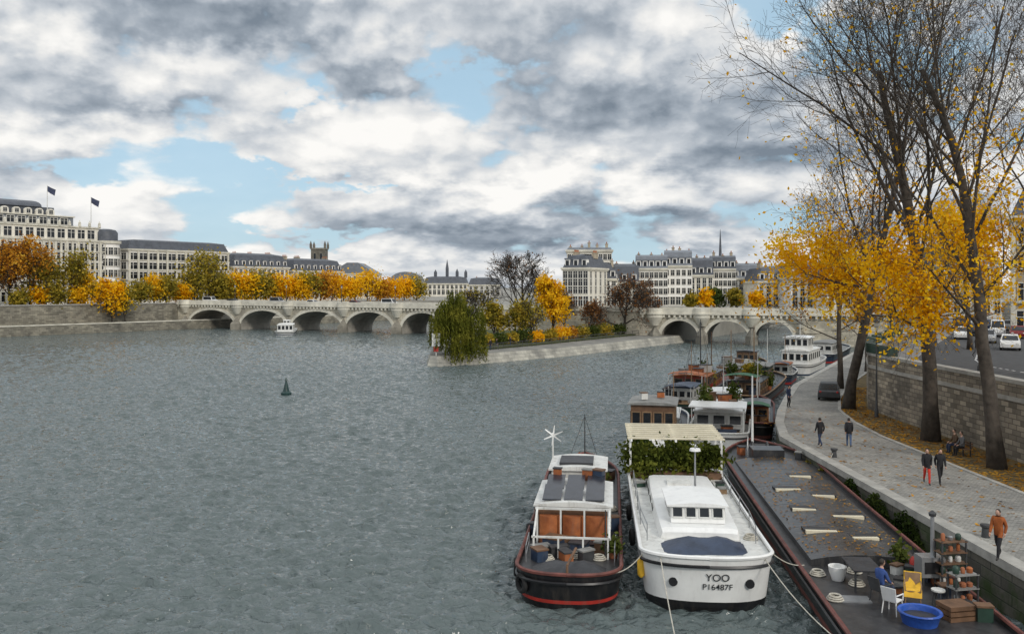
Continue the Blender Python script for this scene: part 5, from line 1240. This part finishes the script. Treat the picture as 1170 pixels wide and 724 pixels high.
MB().tube([(.15, .1, 1.05), (.15, .1, 2.4)], .07, 8).build('stove_pipe', M['metal'], st); MB().lathe([(.12, 2.4), (.14, 2.5), (.03, 2.6)], (.15, .1, 0), 8).build('pipe_cap', M['dkmetal'], st)
for sx in (-.34, .34):
    for sy in (-.25, .25): MB().b2(sx-.03, sx+.03, sy-.03, sy+.03, 0, .35).build('leg', M['dkmetal'], st)
p7 = onC(1051, 712); tbn = thing('tub', 'low round blue tub on the barge deck', 'tub', p7)
MB().lathe([(.5, 0), (.6, .34), (.66, .38), (.64, .42), (.56, .4), (.5, .12), (.05, .1)], (0, 0, 0), 22).build('tub', M['blue'], tbn, True)
MB().lathe([(.52, .24), (.3, .27), (.05, .26)], (0, 0, 0), 18).build('contents', M['tarp'], tbn, True)
p8 = onC(1092, 706); bx_ = thing('crate', 'brown wooden crate at right of the blue tub', 'crate', p8, .2)
cr = MB(); [cr.b2(-.45, .45, -.35, .35, .02+k*.17, .15+k*.17) for k in range(3)]; cr.build('boards', M['brown'], bx_)
p9 = onC(1072, 690); sto = thing('stool', 'pale wooden stool between the tub and the stove', 'stool', p9)
MB().lathe([(.22, .45), (.22, .5)], (0, 0, 0), 12).build('seat', M['offwhite'], sto)
for k in range(4): MB().tube([(.12*math.cos(k*1.57), .12*math.sin(k*1.57), .45), (.2*math.cos(k*1.57), .2*math.sin(k*1.57), 0)], .02, 5).build('leg', M['dkmetal'], sto)
def shelf(label, p, rz, hh_, w_, nsh, m):
    o = thing('shelf_unit', label, 'shelf', p, rz)
    for sx in (-w_/2, w_/2):
        for sy in (-.2, .2): MB().b2(sx-.025, sx+.025, sy-.025, sy+.025, 0, hh_).build('post', M['dkmetal'], o)
    for k in range(nsh):
        z_ = .15+k*(hh_-.2)/(nsh-1); MB().b2(-w_/2-.04, w_/2+.04, -.24, .24, z_, z_+.03).build('shelf_board', M[m], o)
    return o
def onshelf(o, nsh, hh_, w_, nm, lb):
    a_ = o.rotation_euler.z
    for k in range(nsh):
        z_ = .18+k*(hh_-.2)/(nsh-1)
        for j in range(3):
            x_ = -w_*.32+j*w_*.32; q = (o.location.x+x_*math.cos(a_), o.location.y+x_*math.sin(a_), o.location.z+z_)
            i_ = thing('shelf_jar', lb, 'jar', q, 0, nm); r_ = .06+.05*crg.random(); h_2 = .14+.12*crg.random()
            MB().lathe([(r_*.8, 0), (r_, .03), (r_, h_2*.8), (r_*.6, h_2)], (0, 0, 0), 8).build('jar', M[crg.choice(['terracotta', 'metal', 'offwhite', 'green', 'rust'])], i_, True)
p10 = onC(1086, 672); s1_ = shelf('tall cluttered shelf unit at quay side of the stove', p10, .15, 1.7, .9, 5, 'brown'); onshelf(s1_, 5, 1.7, .9, 'jars on the tall shelf unit', 'small pot or jar on the tall deck shelf unit')
p12 = onC(1100, 692); s2_ = shelf('low grey shelf unit by the barge rail, right of the tall one', p12, .2, 1.1, .8, 3, 'deck2'); onshelf(s2_, 3, 1.1, .8, 'jars on the low shelf unit', 'small pot or jar on the low deck shelf unit')
p11 = onC(1045, 655); gas = thing('gas_bottle', 'red gas bottle left of the stove', 'gas bottle', p11); MB().lathe([(.15, 0), (.17, .05), (.17, .5), (.1, .62)], (0, 0, 0), 12).build('bottle', M['red'], gas, True); MB().lathe([(.04, .62), (.04, .7)], (0, 0, 0), 6).build('valve', M['metal'], gas)
p13 = onC(1040, 648); plant('small green potted plant by the red gas bottle', (p13[0]-.4, p13[1], zd), .25, .7, 'l_green')

# --- ropes
def rope(label, p, q, sag, r=.02):
    pts = [tuple(p[i]+(q[i]-p[i])*k/10-(sag*4*(k/10)*(1-k/10) if i == 2 else 0) for i in range(3)) for k in range(11)]
    tag(MB().tube(pts, r, 5).build('mooring_rope', M['rope'], None, True), label, 'rope')
rope('pale mooring rope between the leftmost barge stern and the white stern', a.wpt(1.5, .7, 1.25), b.wpt(-2.2, 1.0, 1.95), .25)
rope('pale mooring rope running from white stern toward lower edge, left one', b.wpt(-1.7, .4, 1.9), (4.6, 21, .6), .5)
rope('pale mooring rope running from white stern toward lower edge, right one', b.wpt(2.0, .6, 1.9), (9.7, 24, 1.4), .35)
rope('mooring rope from white stern to the dark barge rail', b.wpt(2.3, 1.6, 1.95), c.wpt(-2.4, 15.5, 1.4), .2)
for i, (yy, nm) in enumerate(((34, 'nearer'), (50, 'farther'))):
    bo = MB(); bo.lathe([(.16, 0), (.13, .35), (.2, .42), (.2, .5)], (0, 0, 0), 10); tag(bo.build('bollard', M['dkmetal'], None, True, (18.4, yy, ZQ)), f'dark iron mooring bollard at the quay edge, {nm} one', 'bollard')
rope('slack rope from quay to the dark barge', (18.4, 50, 2.3), c.wpt(2.3, 33, 1.4), .3)

# --- boats beyond
d_ = Hull('brown timber cabin boat moored beyond the leafy pergola', (9.2, 56.5), (13, 74), 3.9, 1.2, 1.2, 4, 'hullblue', 'black', 'deck', rail='offwhite')
d_.cabin(-1.7, 1.2, 2.2, 6.0, d_.zd, 3.7, 'brown', 'deck2', 4, 4, 1.0, .2, .08, fr='tan'); d_.cabin(-1.3, 1.3, 7, 12.5, d_.zd, 2.1, 'offwhite', 'offwhite', 2, 4, .4)
d_.railing([(-1.6, .8, d_.zd), (-.8, .3, d_.zd), (.8, .3, d_.zd), (1.6, .8, d_.zd)], .8, 2)
clutter(d_, 'brown timber cabin boat', [(-.8, 1.4), (.7, 1.5), (.9, 6.4), (-.6, 13.2), (.4, 13.6)]); clutter(d_, 'brown timber cabin boat', [(-.9, 3.2), (.2, 4.4)], 3.95, .7); clutter(d_, 'brown timber cabin boat', [(-.7, 8), (.4, 9.5), (-.2, 11)], 2.36, 1.2); d_.mast(1.0, 6.6, d_.zd, 5.6, 'tan', .05, [(-1.5, 7), (1.6, 9)])
e = Hull('white cabin cruiser with flat pale canopy beside the brown timber boat', (13.9, 59.5), (19.2, 78), 4.2, 1.5, 1.3, 4.5, 'white', 'hullblue', 'deck2', rail='offwhite')
e.cabin(-1.7, 1.7, 3.2, 9.5, e.zd, 2.6, 'offwhite', 'white', 3, 4, .6, .15, .08, slope=.4)
e.part('canopy', MB().b2(-1.95, 1.95, 1.0, 4.2, 3.25, 3.33), 'white')
for sx in (-1.75, 1.75):
    for y_ in (1.2, 4.0): e.part('canopy_post', MB().b2(sx-.04, sx+.04, y_-.04, y_+.04, e.zd, 3.25), 'offwhite')
e.cabin(-1.3, 1.3, 10, 13, e.zd, 3.2, 'brown', 'white', 3, 3, .8, .15, .08); e.mast(0, 11, 3.3, 6.0, 'offwhite', .06, [(-1.3, 13), (1.3, 13), (0, 9.6)]); e.mast(-1.2, 9.7, e.zd, 6.4, 'tan', .05)
e.part('sofa', MB().b2(-1.3, 1.3, .9, 1.5, e.zd, e.zd+.5), 'tarpblue')
clutter(e, 'white cabin cruiser', [(-.8, 2.0), (.6, 2.3), (1.2, 1.9), (0, 2.8), (.8, 13.6), (-.7, 13.8), (-1.2, 9.75)]); clutter(e, 'white cabin cruiser', [(.3, 6.4), (-.8, 7.6), (.9, 8.3), (0, 5.2), (.9, 5.5), (-.9, 5.6)], 2.83, 1.2)
for i, (x_, y_) in enumerate(((-1.0, 4.6), (.9, 7.2), (-1.3, 14))): plant(('green plant on the cruiser roof behind the pale canopy', 'green plant at right on the cruiser cabin roof', 'green plant on the cruiser bow')[i], e.wpt(x_, y_, 2.83 if i < 2 else e.zd+e.shr(14)), .4, 1.1, 'l_green', 260, .13)
m_ = Hull('narrow rust decked barge filling the gap between the dark barge bow and the quay bend', (18.4, 66), (22.6, 80), 2.6, 1.2, 1.0, 3.5, 'hullblack', 'gunwale', 'deck', rail='gunwale')
m_.cabin(-.9, .9, 2.4, 6.5, m_.zd, 2.3, 'rust', 'hatch', 2, 3, .5, .15, .08, fr='tan'); m_.mast(0, 7.2, m_.zd, 6.2, 'offwhite', .05, [(-1, 7.8), (1, 7.8)]); clutter(m_, 'narrow rust decked barge', [(-.4, 1.2), (.4, 1.5), (0, 8.2), (.3, 9)], None, 1.1); m_.canopy(-1.0, 1.0, .6, 2.2, 2.5, 'awning')
f = Hull('dark barge with red cabins and two masts beyond the white cruiser', (16.6, 85), (24.5, 104), 4.6, 1.4, 1.3, 5, 'hullblack', 'red', 'gunwale', rail='black')
f.cabin(-1.6, 1.6, 3, 7.5, f.zd, 2.6, 'red', 'rust', 3, 4, .6, .2, .08, fr='tan'); f.cabin(-1.5, 1.5, 9, 14, f.zd, 2.4, 'rust', 'hatch', 2, 4, .5, .15, .08, fr='tan')
f.mast(.2, 8.2, f.zd, 8.2, 'dkmetal', .08, [(-1.9, 9), (1.9, 9), (.2, 2.5), (.2, 15)]); f.mast(.2, 14.8, f.zd, 6.6, 'brown', .07, [(-1.5, 15), (1.5, 15)]); f.railing([(-2.0, 2, f.zd), (-1.2, .6, f.zd), (0, .2, f.zd), (1.2, .6, f.zd), (2.0, 2, f.zd)], .8, 2, 'dkmetal')
f.canopy(-1.7, 1.7, .9, 2.8, 3.0, 'rust')
clutter(f, 'barge with red cabins', [(-1, 1.4), (.2, 1.6), (1.1, 1.9), (-1.2, 8.2), (1.1, 8.3), (.6, 2.4), (-.5, 14.8), (1, 14.6)], None, 1.5); clutter(f, 'barge with red cabins', [(-.8, 4.2), (.5, 5.2), (-.2, 6.4), (0, 3.6), (.9, 6.9)], 2.8, 1.5)
for i, (x_, y_) in enumerate(((-1.3, 8.3), (1.2, 8.4), (-.9, 15.6))): plant(('leafy plant between the red cabins, left', 'leafy plant between the red cabins, right', 'leafy plant toward the bow of red cabin barge')[i], f.wpt(x_, y_, f.zd+f.shr(y_)), .45, 1.3, ('l_green', 'l_olive', 'l_green')[i], 260, .15)
g_ = Hull('dark houseboat with planted deck and green wheelhouse beside quay bend', (21.2, 82), (30.5, 103), 4.4, 1.3, 1.3, 5, 'hullblack', 'gunwale', 'deck', rail='tan')
g_.cabin(-1.5, 1.5, 3, 9, g_.zd, 2.4, 'brown', 'hatch', 2, 4, .5, .15, .08, fr='tan'); g_.cabin(-1.3, 1.3, 10.5, 14.5, g_.zd, 3.3, 'green', 'deck2', 3, 3, .8, .2, .08, fr='tan')
g_.mast(0, 9.7, g_.zd, 7.6, 'tan', .08, [(-1.9, 10), (1.9, 10), (0, 2.6)]); g_.mast(.5, 16, g_.zd, 7.0, 'offwhite', .06, [(-1.4, 17), (1.6, 17), (.2, 21)])
g_.canopy(-1.6, 1.6, .8, 2.9, 3.1, 'awning')
for i, (x_, y_, lm) in enumerate(((-1.2, 3.4, 'l_green'), (.2, 4.2, 'l_olive'), (1.1, 3.6, 'l_hedge'), (-.9, 15.5, 'l_green'), (-1.3, 9.8, 'l_hedge'), (1.5, 9.6, 'l_green'))):
    plant(('bushy green plant on houseboat roof, left', 'olive plant at centre of houseboat roof', 'leafy plant on houseboat roof, right', 'bushy green plant toward planted houseboat bow', 'leafy plant left of the houseboat mast', 'green plant right of the houseboat mast')[i], g_.wpt(x_, y_, 2.62 if i < 3 else g_.zd+g_.shr(y_)), .45, 1.2, lm, 280, .15)
clutter(g_, 'planted houseboat', [(-.5, 2.4), (.9, 2.5), (-1.2, 9.7), (1.0, 9.8), (.3, 15.3)], None, 1.4); clutter(g_, 'planted houseboat', [(-.6, 5.5), (.6, 5.8), (0, 7), (.8, 8)], 2.66, 1.4)
k_ = Hull('small dark green boat with white cabin wedged between cruiser and red barge', (14.4, 77), (19.2, 89), 3.2, 1.2, 1.1, 3.5, 'green', 'red', 'deck2', rail='tan')
k_.cabin(-1.0, 1.0, 3, 7, k_.zd, 2.4, 'offwhite', 'tarpblue', 3, 3, .5); k_.mast(0, 7.6, k_.zd, 6.4, 'tan', .05, [(-1.2, 8), (1.2, 8), (0, 2.6)]); clutter(k_, 'small dark green boat', [(-.6, 1.4), (.5, 1.6), (0, 2.3), (.2, 8.2)])
k_.canopy(-1.2, 1.2, .8, 2.7, 2.7, 'tarpblue')
l_ = Hull('low black barge with grey hatches left of the white double deck boat', (25.5, 105), (34.4, 123), 4.2, 1.3, 1.3, 5, 'hullblack', 'gunwale', 'deck', rail='tan')
l_.cabin(-1.4, 1.4, 3, 12, l_.zd, 1.9, 'hatch', 'deck2', 2, 5, .3); l_.cabin(-1.2, 1.2, 12.5, 14.5, l_.zd, 3.0, 'brown', 'hatch', 3, 2, .7, fr='tan'); l_.mast(.3, 2.2, l_.zd, 6.4, 'tan', .07, [(-1.6, 3), (1.6, 3)]); clutter(l_, 'low black barge', [(-.9, 1.6), (.6, 1.8), (0, 2.4)], None, 1.5); clutter(l_, 'low black barge', [(-.6, 4), (.5, 6), (-.3, 8), (.6, 10)], 2.1, 1.5)
n_ = Hull('small blue hulled boat with navy awning between houseboat bow and white double deck boat', (31.4, 103), (35.2, 111.5), 2.8, 1.2, 1.0, 3, 'hullblue', 'red', 'deck2', rail='offwhite')
n_.cabin(-.9, .9, 2, 5.5, n_.zd, 2.3, 'offwhite', 'rust', 2, 2, .5); n_.mast(0, 6, n_.zd, 5.8, 'tan', .05, [(-1, 6.4), (1, 6.4)]); n_.canopy(-1.0, 1.0, .5, 1.9, 2.5, 'tarpblue')
h_ = Hull('tall white double deck boat moored at the quay bend', (36.2, 113), (44, 127), 4.2, 1.5, 1.3, 4, 'white', 'hullblue', 'deck2', rail='offwhite')
h_.cabin(-1.7, 1.7, 1.6, 10, h_.zd, 3.2, 'white', 'offwhite', 4, 6, .8, .15, .1); h_.cabin(-1.5, 1.5, 2.4, 6, 3.35, 4.9, 'white', 'white', 4, 3, .75, .2, .1)
h_.mast(0, 5, 5.0, 7, 'offwhite')
i_ = Hull('low grey boat farthest along the right quay', (46, 132), (57, 152), 4.6, 1.4, 1.3, 5, 'hullblue', 'red', 'deck2', rail='offwhite')
i_.cabin(-1.7, 1.7, 3, 11, i_.zd, 2.9, 'offwhite', 'deck2', 3, 5, .6)
j = Hull('small white passenger boat approaching the third arch of the long bridge', (xat(325, 208), 208), (xat(330, 226), 226), 4.6, 1.0, 1.2, 4, 'white', 'hullblue', 'deck2', rail='offwhite', sheer=.2)
j.cabin(-1.8, 1.8, 2.5, 11, j.zd, 2.5, 'white', 'white', 4, 6, .9); j.cabin(-.8, .8, 9, 11, 2.65, 3.3, 'offwhite', 'white', 2, 1, .4)
X, Y = at(327, 451, 0); bu = thing('buoy', 'dark green conical buoy floating in the open river', 'buoy', (X, Y, 0))
MB().lathe([(.3, -.3), (.55, -.1), (.58, .25), (.4, .4)], (0, 0, 0), 14).build('float', M['buoy'], bu, True)
MB().lathe([(.36, .4), (.12, 1.35), (.1, 1.5)], (0, 0, 0), 10).build('cone', M['buoy'], bu, True); MB().lathe([(.02, 1.5), (.16, 1.55), (.02, 1.9)], (0, 0, 0), 8).build('topmark', M['buoy'], bu)
